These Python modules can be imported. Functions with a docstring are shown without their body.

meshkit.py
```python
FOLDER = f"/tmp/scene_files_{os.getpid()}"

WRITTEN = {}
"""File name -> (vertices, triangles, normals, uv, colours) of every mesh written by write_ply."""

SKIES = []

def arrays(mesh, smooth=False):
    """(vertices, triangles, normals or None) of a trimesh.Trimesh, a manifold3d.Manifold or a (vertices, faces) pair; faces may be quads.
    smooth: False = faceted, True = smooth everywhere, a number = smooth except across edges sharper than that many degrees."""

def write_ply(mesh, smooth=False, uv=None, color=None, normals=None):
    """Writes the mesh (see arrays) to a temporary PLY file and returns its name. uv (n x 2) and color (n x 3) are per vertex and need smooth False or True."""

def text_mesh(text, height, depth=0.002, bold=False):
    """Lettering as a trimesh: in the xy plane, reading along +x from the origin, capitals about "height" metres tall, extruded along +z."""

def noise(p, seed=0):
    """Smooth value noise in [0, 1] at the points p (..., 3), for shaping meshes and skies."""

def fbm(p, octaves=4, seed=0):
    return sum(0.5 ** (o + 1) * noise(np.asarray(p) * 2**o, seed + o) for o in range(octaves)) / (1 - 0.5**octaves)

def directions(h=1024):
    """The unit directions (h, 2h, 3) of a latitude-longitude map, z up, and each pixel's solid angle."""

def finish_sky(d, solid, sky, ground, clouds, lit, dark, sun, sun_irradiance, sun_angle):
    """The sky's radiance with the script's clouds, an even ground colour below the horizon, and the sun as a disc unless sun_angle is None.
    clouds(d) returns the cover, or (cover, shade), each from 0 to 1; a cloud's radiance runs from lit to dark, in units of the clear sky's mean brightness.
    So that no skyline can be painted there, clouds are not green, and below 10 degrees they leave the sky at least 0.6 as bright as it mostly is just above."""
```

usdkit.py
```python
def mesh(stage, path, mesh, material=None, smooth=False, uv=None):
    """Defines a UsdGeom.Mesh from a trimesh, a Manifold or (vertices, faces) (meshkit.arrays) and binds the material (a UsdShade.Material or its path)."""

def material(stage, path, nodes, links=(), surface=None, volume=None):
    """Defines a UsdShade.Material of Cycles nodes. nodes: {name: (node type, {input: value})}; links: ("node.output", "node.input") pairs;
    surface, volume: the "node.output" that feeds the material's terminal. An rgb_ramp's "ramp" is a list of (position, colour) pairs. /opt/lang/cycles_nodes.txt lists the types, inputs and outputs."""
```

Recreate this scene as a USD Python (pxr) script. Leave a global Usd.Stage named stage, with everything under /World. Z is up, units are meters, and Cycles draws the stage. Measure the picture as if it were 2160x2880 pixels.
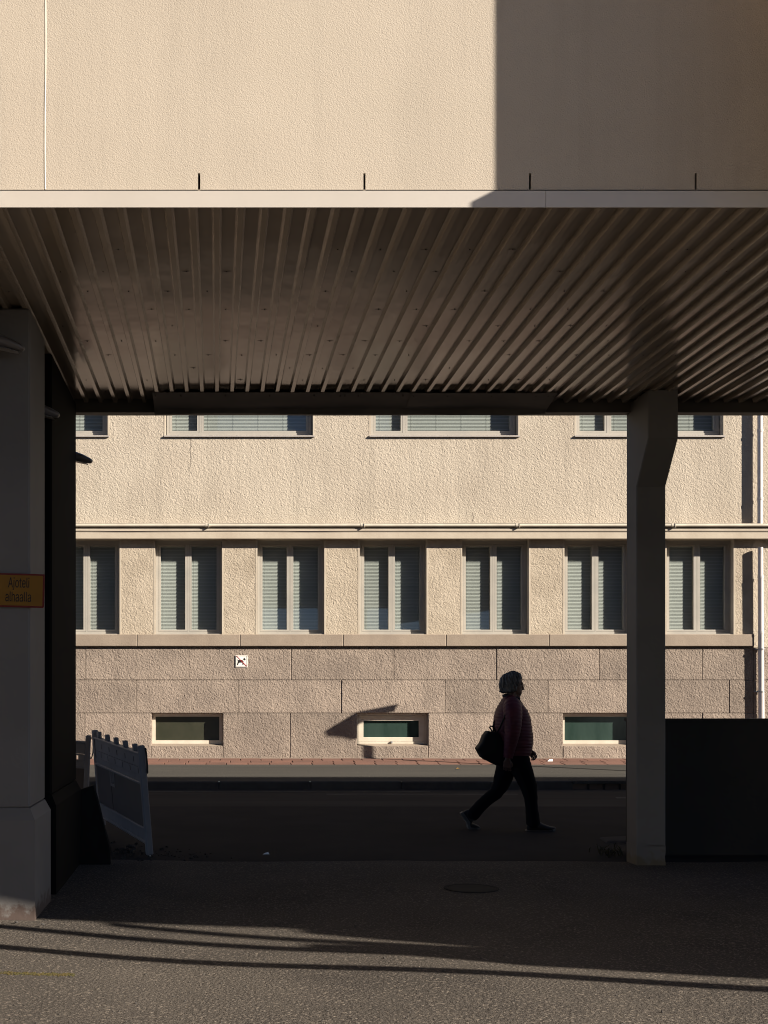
import math, random
import numpy as np, trimesh, manifold3d, shapely
from shapely.geometry import Polygon
from pxr import Usd, UsdGeom, UsdLux, UsdShade, Gf, Sdf
import usdkit, meshkit

stage = Usd.Stage.CreateInMemory()
UsdGeom.SetStageUpAxis(stage, 'Z'); UsdGeom.SetStageMetersPerUnit(stage, 1.0)
stage.SetDefaultPrim(UsdGeom.Xform.Define(stage, '/World').GetPrim())
UsdGeom.Scope.Define(stage, '/World/Looks')
rng = random.Random(7); nrng = np.random.default_rng(7)

# ------------------------------------------------------------------ camera, sky, sun, exposure
F, VX, VY, CAMZ = 3500.0, 612.0, 1954.0, 1.42        # a shift lens: level camera, off-centre picture
cam = UsdGeom.Camera.Define(stage, '/World/camera')
cam.CreateHorizontalApertureAttr(36.0); cam.CreateVerticalApertureAttr(48.0)
cam.CreateFocalLengthAttr(36.0 * F / 2160)
cam.CreateHorizontalApertureOffsetAttr(36.0 * (1080 - VX) / 2160)
cam.CreateVerticalApertureOffsetAttr(36.0 * (VY - 1440) / 2160)
cam.CreateClippingRangeAttr(Gf.Vec2f(0.1, 3000)); cam.CreateFStopAttr(0.0)
cam.AddTranslateOp().Set(Gf.Vec3d(0, 0, CAMZ)); cam.AddRotateXOp().Set(90.0)
EXPOSURE = 1.38
cam.CreateExposureAttr(EXPOSURE)

AZ, EL = math.radians(62.0), math.radians(24.25)     # sun: far to the right, slightly behind the camera
SUN = np.array([math.sin(AZ) * math.cos(EL), -math.cos(AZ) * math.cos(EL), math.sin(EL)])
KZ, KX = math.tan(EL) / math.cos(AZ), math.tan(AZ)   # fall and sideways run of a ray per metre of y
sky = UsdLux.DomeLight.Define(stage, '/World/sky')
skym = usdkit.material(stage, '/World/Looks/sky', {
    's': ('sky_texture', {'sky_type': 'single_scattering', 'sun_disc': False, 'air_density': 0.45, 'aerosol_density': 0.15, 'sun_elevation': EL, 'sun_rotation': math.atan2(SUN[0], SUN[1])}),
    'b': ('background_shader', {'strength': 0.05})}, [('s.color', 'b.color')], surface='b.background')
UsdShade.MaterialBindingAPI.Apply(sky.GetPrim()).Bind(skym)
sun = UsdLux.DistantLight.Define(stage, '/World/sun')
sun.CreateNormalizeAttr(True); sun.CreateIntensityAttr(1.25); sun.CreateAngleAttr(0.5); sun.CreateColorAttr(Gf.Vec3f(1.0, 0.905, 0.78))
m4 = Gf.Matrix4d(); m4.SetRotate(Gf.Rotation(Gf.Vec3d(0, 0, 1), Gf.Vec3d(*SUN)))
sun.AddTransformOp().Set(m4)

# ------------------------------------------------------------------ helpers
used = {}
def numbered(parent, name):
    n = used.get((parent, name), 0); used[(parent, name)] = n + 1
    return f'{parent}/{name}' if n == 0 else f'{parent}/{name}_{n:03d}'
def tag(p, label=None, cat=None, group=None, kind=None):
    p = p.GetPrim() if hasattr(p, 'GetPrim') else p
    for k, v in (('label', label), ('category', cat), ('group', group), ('kind', kind)):
        if v: p.SetCustomDataByKey(k, v)
    return p
def path_of(parent):
    return '/World' if parent is None else str(parent.GetPath())
def thing(name, label=None, cat=None, loc=(0, 0, 0), rz=0, group=None, kind=None, parent=None):
    x = UsdGeom.Xform.Define(stage, numbered(path_of(parent), name))
    x.AddTranslateOp().Set(Gf.Vec3d(*loc)); x.AddRotateZOp().Set(math.degrees(rz))
    return tag(x, label, cat, group, kind)
def obj(name, mesh, mat, parent=None, label=None, cat=None, group=None, kind=None, smooth=False):
    m = usdkit.mesh(stage, numbered(path_of(parent), name), mesh, mat, smooth)
    return tag(m, label, cat, group, kind)
def dup(src, name, parent, loc, rz=0, label=None, cat=None, group=None):
    r = thing(name, label, cat, loc, rz, group, parent=parent)
    r.GetReferences().AddInternalReference(src.GetPath()); r.SetInstanceable(True)
    return r

def box(x0, x1, y0, y1, z0, z1):
    b = trimesh.creation.box([x1 - x0, y1 - y0, z1 - z0]); b.apply_translation([(x0 + x1) / 2, (y0 + y1) / 2, (z0 + z1) / 2]); return b
def sheet_xz(x0, x1, y, z0, z1): return np.array([(x0, y, z0), (x1, y, z0), (x1, y, z1), (x0, y, z1)]), np.array([(0, 1, 2, 3)])
def cbox(x0, x1, y0, y1, z0, z1, c=0.006):
    pts = []
    for x, sx in ((x0, 1), (x1, -1)):
        for y, sy in ((y0, 1), (y1, -1)):
            for z, sz in ((z0, 1), (z1, -1)):
                pts += [(x, y + sy * c, z + sz * c), (x + sx * c, y, z + sz * c), (x + sx * c, y + sy * c, z)]
    return trimesh.convex.convex_hull(np.array(pts))
def cat(*ms):
    out = []
    for m in ms: out += m if isinstance(m, list) else [m]
    return trimesh.util.concatenate(out)
def to_tm(man):
    m = man.to_mesh(); return trimesh.Trimesh(m.vert_properties[:, :3], m.tri_verts, process=False)
def sph(c, r, n=20):
    s = manifold3d.Manifold.sphere(1.0, n); r = (r, r, r) if np.ndim(r) == 0 else r
    return s.scale(list(map(float, r))).translate(list(map(float, c)))
def hull(*ss): return manifold3d.Manifold.batch_hull(list(ss))
def chain(pts, rads, n=16):
    out = manifold3d.Manifold()
    for a, b, ra, rb in zip(pts[:-1], pts[1:], rads[:-1], rads[1:]): out = out + hull(sph(a, ra, n), sph(b, rb, n))
    return out
def organic(man, edge=0.012, it=8):
    t = to_tm(man.refine_to_length(edge)); t.merge_vertices(); trimesh.smoothing.filter_taubin(t, iterations=it); return t
def tube(pts, r, n=10, closed_ends=True):
    pts = np.asarray(pts, float); k = len(pts); r = np.broadcast_to(r, k)
    tan = np.gradient(pts, axis=0); tan /= np.linalg.norm(tan, axis=1, keepdims=True) + 1e-12
    ref = np.array([0, 0, 1.0]) if abs(tan[0][2]) < 0.9 else np.array([0, 1.0, 0])
    V, Fc = [], []
    u = np.cross(tan[0], ref); u /= np.linalg.norm(u)
    for i in range(k):
        u = u - tan[i] * np.dot(u, tan[i]); u /= np.linalg.norm(u); w = np.cross(tan[i], u)
        for j in range(n):
            a = 2 * math.pi * j / n; V.append(pts[i] + r[i] * (math.cos(a) * u + math.sin(a) * w))
    for i in range(k - 1):
        for j in range(n):
            a, b = i * n + j, i * n + (j + 1) % n; Fc += [(a, b, b + n), (a, b + n, a + n)]
    V += [pts[0], pts[-1]]
    for j in range(n):
        Fc += [(k * n, (j + 1) % n, j), (k * n + 1, (k - 1) * n + j, (k - 1) * n + (j + 1) % n)]
    t = trimesh.Trimesh(np.array(V), np.array(Fc), process=False); trimesh.repair.fix_normals(t); return t
def loft(rings, cap=True):
    """rings: list of (n x 3) arrays."""
    n = len(rings[0]); V = np.vstack(rings); Fc = []
    for i in range(len(rings) - 1):
        for j in range(n):
            a, b = i * n + j, i * n + (j + 1) % n; Fc += [(a, b, b + n), (a, b + n, a + n)]
    if cap:
        V = np.vstack([V, rings[0].mean(0), rings[-1].mean(0)]); e = len(V)
        for j in range(n):
            Fc += [(e - 2, (j + 1) % n, j), (e - 1, (len(rings) - 1) * n + j, (len(rings) - 1) * n + (j + 1) % n)]
    t = trimesh.Trimesh(V, np.array(Fc), process=False); trimesh.repair.fix_normals(t); return t
def prism(poly, depth, frame):
    """extrude a shapely polygon; frame maps (u, v, w) -> xyz by a 4x4."""
    t = trimesh.creation.extrude_polygon(poly, depth, engine='earcut'); t.apply_transform(frame)
    if np.linalg.det(np.asarray(frame)[:3, :3]) < 0: t.invert()
    return t
XZ = lambda y: np.array([[1, 0, 0, 0], [0, 0, 1, y], [0, 1, 0, 0], [0, 0, 0, 1.0]])     # polygon (x, z) extruded along +y from y
YZ = lambda x: np.array([[0, 0, 1, x], [1, 0, 0, 0], [0, 1, 0, 0], [0, 0, 0, 1.0]])     # polygon (y, z) extruded along +x from x
def gridmesh(xs, ys, zf):
    X, Y = np.meshgrid(xs, ys, indexing='ij'); Z = zf(X, Y); n, m = X.shape
    i = np.arange(n * m).reshape(n, m); q = np.stack([i[:-1, :-1], i[1:, :-1], i[1:, 1:], i[:-1, 1:]], -1).reshape(-1, 4)
    return np.stack([X, Y, Z], -1).reshape(-1, 3), q

# ------------------------------------------------------------------ materials
def M(name, c1, c2=None, vs=1.5, lo=0.35, hi=0.65, speck=None, rough=0.8, metallic=0.0, spec=0.3, bump=(), bdist=0.01, rand=0.0, stain=None, stretch=None, coat=0.0, streak=0.0):
    """procedural principled: two tones by large noise, optional fine speckle (colour, scale, lo, hi), bump = [(scale, weight, distortion)], rand = tone change per piece."""
    N, L = {'g': ('geometry', {}), 'p': ('principled_bsdf', {'roughness': rough, 'metallic': metallic, 'specular_ior_level': spec, 'coat_weight': coat, 'base_color': c1})}, []
    pos = 'g.position'
    if stretch:
        N['mp'] = ('mapping', {'scale': stretch}); L.append(('g.position', 'mp.vector')); pos = 'mp.vector'
    col = None
    if c2 is not None:
        N['n1'] = ('noise_texture', {'scale': vs, 'detail': 6.0, 'roughness': 0.62}); L.append((pos, 'n1.vector'))
        N['r1'] = ('rgb_ramp', {'ramp': [(0, c1), (lo, c1), (hi, c2), (1, c2)]}); L.append(('n1.fac', 'r1.fac')); col = 'r1.color'
    if speck:
        sc, ss, sl, sh = speck
        N['n2'] = ('noise_texture', {'scale': ss, 'detail': 3.0, 'roughness': 0.7}); L.append(('g.position', 'n2.vector'))
        N['m2'] = ('map_range', {'from_min': sl, 'from_max': sh, 'clamp': True}); L.append(('n2.fac', 'm2.value'))
        N['x2'] = ('mix_color', {'a': c1, 'b': sc}); L += [('m2.result', 'x2.fac')]
        if col: L.append((col, 'x2.a'))
        col = 'x2.result'
    if streak:                                              # rain streaks: long vertical noise, darker by up to this much
        N['smp'] = ('mapping', {'scale': (3.2, 3.2, .22)}); L.append(('g.position', 'smp.vector'))
        N['sn'] = ('noise_texture', {'scale': 1.6, 'detail': 5.0, 'roughness': .65}); L.append(('smp.vector', 'sn.vector'))
        N['sr'] = ('map_range', {'from_min': .46, 'from_max': .72, 'to_min': 1.0, 'to_max': 1.0 - streak, 'clamp': True}); L.append(('sn.fac', 'sr.value'))
        N['sc'] = ('combine_color', {}); L += [('sr.result', 'sc.r'), ('sr.result', 'sc.g'), ('sr.result', 'sc.b')]
        N['sx4'] = ('mix_color', {'blend_type': 'multiply', 'fac': 1.0, 'a': c1}); L.append(('sc.color', 'sx4.b'))
        if col: L.append((col, 'sx4.a'))
        col = 'sx4.result'
    if stain:                                               # (colour, z below which it shows, noise scale): dirt that has worked up from the ground
        sc, z0, zs, nsc = stain
        N['sx'] = ('separate_xyz', {}); L.append(('g.position', 'sx.vector'))
        N['n3'] = ('noise_texture', {'scale': nsc, 'detail': 7.0, 'roughness': 0.7}); L.append(('g.position', 'n3.vector'))
        N['ma'] = ('math', {'math_type': 'multiply_add', 'value2': zs, 'value3': 0.0}); L.append(('n3.fac', 'ma.value1'))
        N['mb'] = ('math', {'math_type': 'subtract'}); L += [('ma.value', 'mb.value1'), ('sx.z', 'mb.value2')]
        N['mc'] = ('map_range', {'from_min': zs * 0.5 - z0, 'from_max': zs * 0.5 - z0 + 0.06, 'clamp': True}); L.append(('mb.value', 'mc.value'))
        N['x3'] = ('mix_color', {'a': c1, 'b': sc}); L.append(('mc.result', 'x3.fac'))
        if col: L.append((col, 'x3.a'))
        col = 'x3.result'
    if rand:
        N['oi'] = ('object_info', {}); N['mr'] = ('map_range', {'to_min': 1 - rand, 'to_max': 1 + rand}); L.append(('oi.random', 'mr.value'))
        N['cc'] = ('combine_color', {}); L += [('mr.result', 'cc.r'), ('mr.result', 'cc.g'), ('mr.result', 'cc.b')]
        N['x4'] = ('mix_color', {'blend_type': 'multiply', 'fac': 1.0, 'a': c1, 'use_clamp': False}); L.append(('cc.color', 'x4.b'))
        if col: L.append((col, 'x4.a'))
        col = 'x4.result'
    if col: L.append((col, 'p.base_color'))
    if bump:
        prev = None
        for i, (s, wgt, dis) in enumerate(bump):
            N[f'b{i}'] = ('noise_texture', {'scale': s, 'detail': 3.0, 'roughness': 0.55, 'distortion': dis}); L.append(('g.position', f'b{i}.vector'))
            N[f'w{i}'] = ('math', {'math_type': 'multiply_add', 'value2': wgt, 'value3': 0.0}); L.append((f'b{i}.fac', f'w{i}.value1'))
            if prev: L.append((prev, f'w{i}.value3'))
            prev = f'w{i}.value'
        N['bp'] = ('bump', {'strength': 1.0, 'distance': bdist}); L += [(prev, 'bp.height'), ('bp.normal', 'p.normal')]
    return usdkit.material(stage, f'/World/Looks/{name}', N, L, surface='p.BSDF')

m_plaster = M('near_plaster', (.378, .33, .27), (.335, .29, .235), streak=.08, vs=.9, lo=.3, hi=.75, speck=((.28, .225, .17), 55, .66, .80), rough=.9, bump=[(165, 1.0, .5), (70, .5, .5)], bdist=.0026)
m_far_plaster = M('far_plaster', (.425, .37, .298), (.355, .302, .24), streak=.13, vs=.8, lo=.38, hi=.75, speck=((.26, .205, .15), 30, .62, .8), rough=.92, bump=[(23, 1.0, 1.0), (60, .45, .6)], bdist=.0145)
m_pier_plaster = M('pier_plaster', (.40, .34, .265), (.30, .25, .19), vs=2.2, lo=.35, hi=.7, rough=.92, bump=[(20, 1.0, 1.0), (52, .45, .6)], bdist=.0145)
m_smooth = M('smooth_plaster', (.43, .375, .30), (.36, .305, .24), vs=2.0, rough=.85, bump=[(25, .4, 0), (90, .2, 0)], bdist=.004)
m_stone = M('granite_block', (.27, .218, .176), (.205, .165, .135), vs=2.2, speck=((.15, .115, .092), 38, .55, .75), rough=.9, rand=.11, streak=.12, bump=[(19, 1.0, 1.2), (52, .45, .7)], bdist=.022)
m_ledge = M('granite_ledge', (.275, .222, .172), (.225, .18, .14), vs=3, speck=((.2, .16, .13), 80, .6, .8), rough=.8, rand=.05, bump=[(60, .6, 0)], bdist=.005)
m_mortar = M('joint_mortar', (.25, .205, .165), (.2, .16, .13), vs=8, rough=.95)
m_frame = M('grey_window_frame', (.335, .31, .27), (.29, .272, .24), vs=3, rough=.45, spec=.4)
m_cellarframe = M('white_cellar_frame', (.54, .49, .40), (.45, .38, .30), vs=5, lo=.4, hi=.8, speck=((.35, .18, .08), 25, .68, .8), rough=.5)
m_tin = M('sill_tin', (.37, .34, .32), (.32, .295, .28), vs=6, rough=.4, metallic=.2)
m_blind = M('blind_slat', (.37, .39, .375), (.33, .35, .34), vs=1.1, rand=.14, rough=.5)
m_roomdark = M('room_dark', (.03, .03, .03), rough=.9)
m_pipe = M('white_pipe', (.54, .50, .48), (.48, .44, .42), vs=4, rough=.4, spec=.4)
m_gutter = M('cream_gutter', (.50, .45, .365), (.40, .36, .295), vs=4, rough=.5)
m_cable = M('dark_cable', (.05, .04, .035), rough=.6)
m_fascia = M('fascia_metal', (.41, .375, .335), (.38, .348, .31), vs=1.5, rough=.38, spec=.5)
m_soffit = M('soffit_metal', (.275, .228, .178), (.225, .186, .144), vs=1.1, lo=.3, hi=.75, rough=.16, spec=.8, stretch=(1.0, .35, 1.0), bump=[(1.5, .8, 0)], bdist=.006)
m_flash = M('flashing_metal', (.12, .105, .09), (.08, .07, .06), vs=3, rough=.35, spec=.5)
m_trim = M('edge_trim', (.05, .043, .036), rough=.5)
m_screw = M('screw', (.06, .05, .045), rough=.5, metallic=.5)
m_pale = M('bounce_pale', (.64, .55, .45), (.58, .49, .40), vs=1.0, rough=.9)  # light tone so the added house and wing bounce sun
m_slit = M('slit_dark', (.025, .012, .012), rough=.9)
m_seal = M('joint_seal', (.50, .46, .40), (.43, .385, .32), vs=10, rough=.6)
m_column = M('column_paint', (.115, .108, .10), (.095, .09, .083), vs=1.2, rough=.75, stain=((.09, .075, .05), .12, .5, 6), speck=((.12, .11, .1), 30, .70, .76), bump=[(30, .4, 0)], bdist=.004)
m_pillar = M('pillar_paint', (.145, .134, .126), (.12, .111, .104), vs=1.0, rough=.8, stain=((.07, .05, .042), .10, .45, 9), speck=((.06, .05, .05), 22, .73, .77), bump=[(35, .4, 0)], bdist=.004)
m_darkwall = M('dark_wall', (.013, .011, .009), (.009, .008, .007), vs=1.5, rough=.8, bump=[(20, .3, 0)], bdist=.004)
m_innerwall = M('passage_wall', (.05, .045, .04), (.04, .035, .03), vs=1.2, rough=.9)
m_rear = M('rear_render', (.20, .18, .16), (.17, .155, .14), vs=1.0, rough=.9)
m_brickdark = M('blocker_brick', (.10, .07, .055), (.08, .055, .045), vs=2, rough=.9)  # dark brick for the added, unseen light blockers
m_asph = M('yard_asphalt', (.080, .070, .060), (.052, .046, .041), vs=.9, lo=.35, hi=.7, speck=((.27, .228, .185), 62, .54, .74), rough=.95, spec=.04, bump=[(60, 1.0, 0), (150, .4, 0)], bdist=.012)
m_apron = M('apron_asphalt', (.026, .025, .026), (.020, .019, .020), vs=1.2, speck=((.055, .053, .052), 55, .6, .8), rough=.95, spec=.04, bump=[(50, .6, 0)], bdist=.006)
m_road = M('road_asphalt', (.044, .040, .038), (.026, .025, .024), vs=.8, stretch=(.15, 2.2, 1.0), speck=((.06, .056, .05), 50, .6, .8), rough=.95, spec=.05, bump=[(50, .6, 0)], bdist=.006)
m_paveasph = M('pavement_asphalt', (.066, .062, .055), (.053, .05, .045), vs=.9, stretch=(.2, 2.0, 1.0), speck=((.11, .10, .088), 45, .6, .8), rough=.95, spec=.04, bump=[(50, .5, 0)], bdist=.006)
m_kerb = M('kerb_granite', (.07, .065, .06), (.055, .05, .046), vs=3, rough=.95, spec=.02, rand=.1, bump=[(25, 1, 0)], bdist=.012)
m_brick = M('paving_brick', (.155, .076, .054), (.125, .066, .05), vs=3.5, rough=.85, rand=.16, bump=[(40, .5, 0)], bdist=.005)
m_bed = M('paving_bed', (.10, .075, .06), rough=.95)
m_paint = M('road_paint', (.11, .105, .10), (.035, .034, .033), vs=5, lo=.4, hi=.62, stretch=(.4, 3.0, 1), rough=.8)
m_iron = M('cast_iron', (.022, .021, .02), rough=.8, metallic=.0, spec=.05, bump=[(40, .5, 0)], bdist=.006)
m_black = M('black_void', (.012, .012, .012), rough=.9)
m_tarp = M('black_sheet', (.009, .0085, .008), rough=.85, spec=.08, bump=[(6, 1, .4)], bdist=.012)
m_plastic = M('barrier_white', (.11, .11, .122), (.08, .08, .092), vs=4, rough=.5, bump=[(18, .3, 0)], bdist=.004)
m_plasticd = M('barrier_dull', (.042, .034, .035), (.028, .024, .027), vs=3, rough=.55)
m_rubber = M('rubber', (.02, .02, .02), rough=.7)
m_lamp = M('lamp_housing', (.10, .088, .085), rough=.4, spec=.5)
m_yellow = M('sign_yellow', (.20, .094, .007), (.17, .08, .006), vs=4, rough=.5)
m_red = M('sign_red', (.11, .010, .008), rough=.5)
m_ink = M('sign_ink', (.012, .010, .009), rough=.6)
m_white = M('sign_white', (.75, .73, .68), (.66, .62, .57), vs=9, rough=.45)
m_signred = M('sign_slash', (.30, .03, .035), rough=.5)
m_skin = M('skin', (.085, .045, .032), rough=.55)
m_hair = M('grey_hair', (.115, .104, .096), (.028, .026, .025), vs=14, lo=.4, hi=.6, stretch=(1.0, 1.0, .45), rough=.5, bump=[(60, 1, 0)], bdist=.006)
m_jacket = M('wine_puffer', (.085, .018, .026), (.06, .013, .02), vs=5, rough=.6, spec=.2)
m_trouser = M('black_trouser', (.008, .008, .010), rough=.9, spec=.05)
m_shirt = M('dark_collar', (.02, .015, .018), rough=.8)
m_shoe = M('dark_shoe', (.016, .015, .016), rough=.6)
m_sole = M('pale_sole', (.07, .07, .07), rough=.6)
m_bag = M('black_leather', (.007, .007, .008), rough=.65, spec=.12, bump=[(12, .6, 0)], bdist=.006)
m_paper = M('paper', (.75, .73, .7), rough=.8)
m_leaf = M('dry_leaf', (.35, .2, .06), rough=.8)
m_moss = M('moss', (.045, .042, .012), (.07, .05, .014), vs=20, rough=.95)
m_rubble = M('rubble', (.03, .027, .024), (.018, .016, .015), vs=12, rough=.95, bump=[(30, 1, 0)], bdist=.01)
m_weed = M('weed', (.022, .022, .011), rough=.8)
m_galv = M('galvanised', (.30, .30, .30), rough=.45, metallic=.6)

def glass(name, tint, dark=1.0):
    return usdkit.material(stage, f'/World/Looks/{name}', {
        't': ('transparent_bsdf', {'color': tint}), 'gl': ('glossy_bsdf', {'color': (.95, .97, 1.0), 'roughness': 0.02}), 'lw': ('layer_weight', {'blend': 0.5}), 'pw': ('math', {'math_type': 'power', 'value2': 5.0}), 'f': ('math', {'math_type': 'multiply_add', 'value2': .85, 'value3': .05}), 'm': ('mix_closure', {})},
        [('lw.facing', 'pw.value1'), ('pw.value', 'f.value1'), ('f.value', 'm.fac'), ('t.BSDF', 'm.closure1'), ('gl.BSDF', 'm.closure2')], surface='m.closure')
m_glass = glass('window_glass', (.85, .87, .85))
m_cellarglass = M('cellar_pane', (.018, .034, .028), (.03, .05, .042), vs=2.5, rough=.12, spec=.5, stretch=(1.6, 1, .5))
m_cellardusty = M('cellar_pane_dusty', (.026, .028, .018), (.036, .036, .024), vs=4, rough=.3, spec=.4)

# ------------------------------------------------------------------ ground, road, pavement
KERB_Y, KERB_Z0, KERB_Z1 = 17.255, 0.10, 0.222
WALL_Y, WALL_Z = 20.65, 0.367
EDGE_Y, BRICK_Y, YARD_Y = 15.1, 19.61, 10.45
def ground_z(X, Y):
    base = np.interp(Y, [-500, 12.2, KERB_Y, 400], [0, 0, KERB_Z0, KERB_Z0])
    dip = -.036 * np.exp(-((X - .15) / 1.15) ** 2 - ((Y - 6.6) / 2.2) ** 2)
    near = np.exp(-((X - 1) / 7) ** 4 - ((Y - 6) / 5) ** 4)
    return base + dip + near * .006 * (np.sin(2.3 * X + .9 * Y) + np.sin(1.1 * X - 2.1 * Y + 1))
def pave_z(Y): return np.interp(Y, [KERB_Y, WALL_Y], [KERB_Z1 - .010, WALL_Z])
gx = np.unique(np.r_[-300, -80, -30, -14, np.arange(-9, 11.01, .2), 16, 30, 80, 300]); gy = np.unique(np.r_[-300, -80, -30, -10, -3, np.arange(0, YARD_Y, .15), YARD_Y, YARD_Y + .45])
obj('ground', gridmesh(gx, gy, ground_z), m_asph, kind='structure', label='old grey asphalt yard running under the canopy to the street', smooth=True)
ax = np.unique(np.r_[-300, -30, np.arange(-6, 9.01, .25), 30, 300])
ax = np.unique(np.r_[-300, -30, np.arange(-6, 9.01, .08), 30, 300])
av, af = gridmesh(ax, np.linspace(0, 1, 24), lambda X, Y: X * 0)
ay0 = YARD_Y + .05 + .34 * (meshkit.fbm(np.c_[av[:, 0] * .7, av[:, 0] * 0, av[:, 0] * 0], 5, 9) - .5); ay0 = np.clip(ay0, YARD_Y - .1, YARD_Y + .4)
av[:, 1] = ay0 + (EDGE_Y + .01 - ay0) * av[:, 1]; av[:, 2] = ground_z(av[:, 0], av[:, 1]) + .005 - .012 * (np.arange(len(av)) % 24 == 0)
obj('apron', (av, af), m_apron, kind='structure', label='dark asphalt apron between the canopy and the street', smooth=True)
rx = np.array([-300, -80, -30, -10, 0, 10, 30, 80, 300.0])
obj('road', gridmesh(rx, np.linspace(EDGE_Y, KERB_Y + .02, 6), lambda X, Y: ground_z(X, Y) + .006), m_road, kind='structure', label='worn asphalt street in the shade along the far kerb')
obj('pavement', gridmesh(rx, np.linspace(KERB_Y + .09, BRICK_Y, 6), lambda X, Y: pave_z(Y)), m_paveasph, kind='structure', label='asphalt pavement strip in the sun behind the kerb')
obj('terrain', gridmesh(np.array([-900, 0, 900.0]), np.array([WALL_Y + .4, 300, 900.0]), lambda X, Y: X * 0 + .05), m_road, kind='structure')
kerb = thing('kerb', kind='structure', label='granite kerb between street and pavement')
DR0, DR1 = 4.93, 5.80                                     # the drain mouth in the kerb
kx = (617 - VX) / F * KERB_Y
n = -5
while n < 11:
    x0 = kx + n * 1.268; x1 = x0 + 1.2625; n += 1
    for a, b in (((x0, min(x1, DR0)), (max(x0, DR1), x1)) if x0 < DR1 and x1 > DR0 else ((x0, x1),)):
        if b - a > .05:
            dz = rng.uniform(-.004, .004); obj('kerb_stone', cbox(a, b, KERB_Y + rng.uniform(-.006, .006), KERB_Y + .132, -.05, KERB_Z1 + dz, .014), m_kerb, kerb)
for sx in (-1, 1):
    a, b = ((-60, kx - 5 * 1.268 - .01) if sx < 0 else (kx + 11 * 1.268 - .01, 80)); obj('kerb_run', cbox(a, b, KERB_Y, KERB_Y + .13, -.05, KERB_Z1, .012), m_kerb, kerb)
bp = thing('brick_paving', kind='structure', label='strip of red paving bricks along the foot of the wall')
obj('bedding', gridmesh(rx, np.array([BRICK_Y, WALL_Y + .05]), lambda X, Y: pave_z(Y) - .016), m_bed, bp)
row_h = (WALL_Y - .03 - BRICK_Y) / 3
for r in range(3):
    y0 = BRICK_Y + .004 + r * row_h; x = -4.2 + .11 * r
    while x < 10.2:
        w = .335 + rng.uniform(-.01, .01); t = cbox(x, x + w - .011, y0, y0 + row_h - .011, -.05, rng.uniform(-.002, .003), .005)
        t.vertices[:, 2] += pave_z(t.vertices[:, 1]); obj('brick', t, m_brick, bp); x += w
obj('kerb_bed', box(-40, 60, KERB_Y + .025, KERB_Y + .12, -.05, KERB_Z1 - .012), m_bed, kerb)
# faded paint lines on the street
def stripe(x0, x1, y0, w, label):
    xs = np.linspace(x0, x1, 12); obj('road_marking', gridmesh(xs, np.array([y0, y0 + w]), lambda X, Y: ground_z(X, Y) + .010 + 0 * X), m_paint, label=label, cat='road marking')
stripe(1.45, 4.0, 16.55, .055, 'faint worn white line on the street in front of the middle cellar window')
stripe(-1.35, 2.9, 16.95, .045, 'long faint pale line on the street close under the far kerb')
stripe(5.15, 6.6, 16.05, .07, 'short broken pale marking on the street left of the column')
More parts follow.
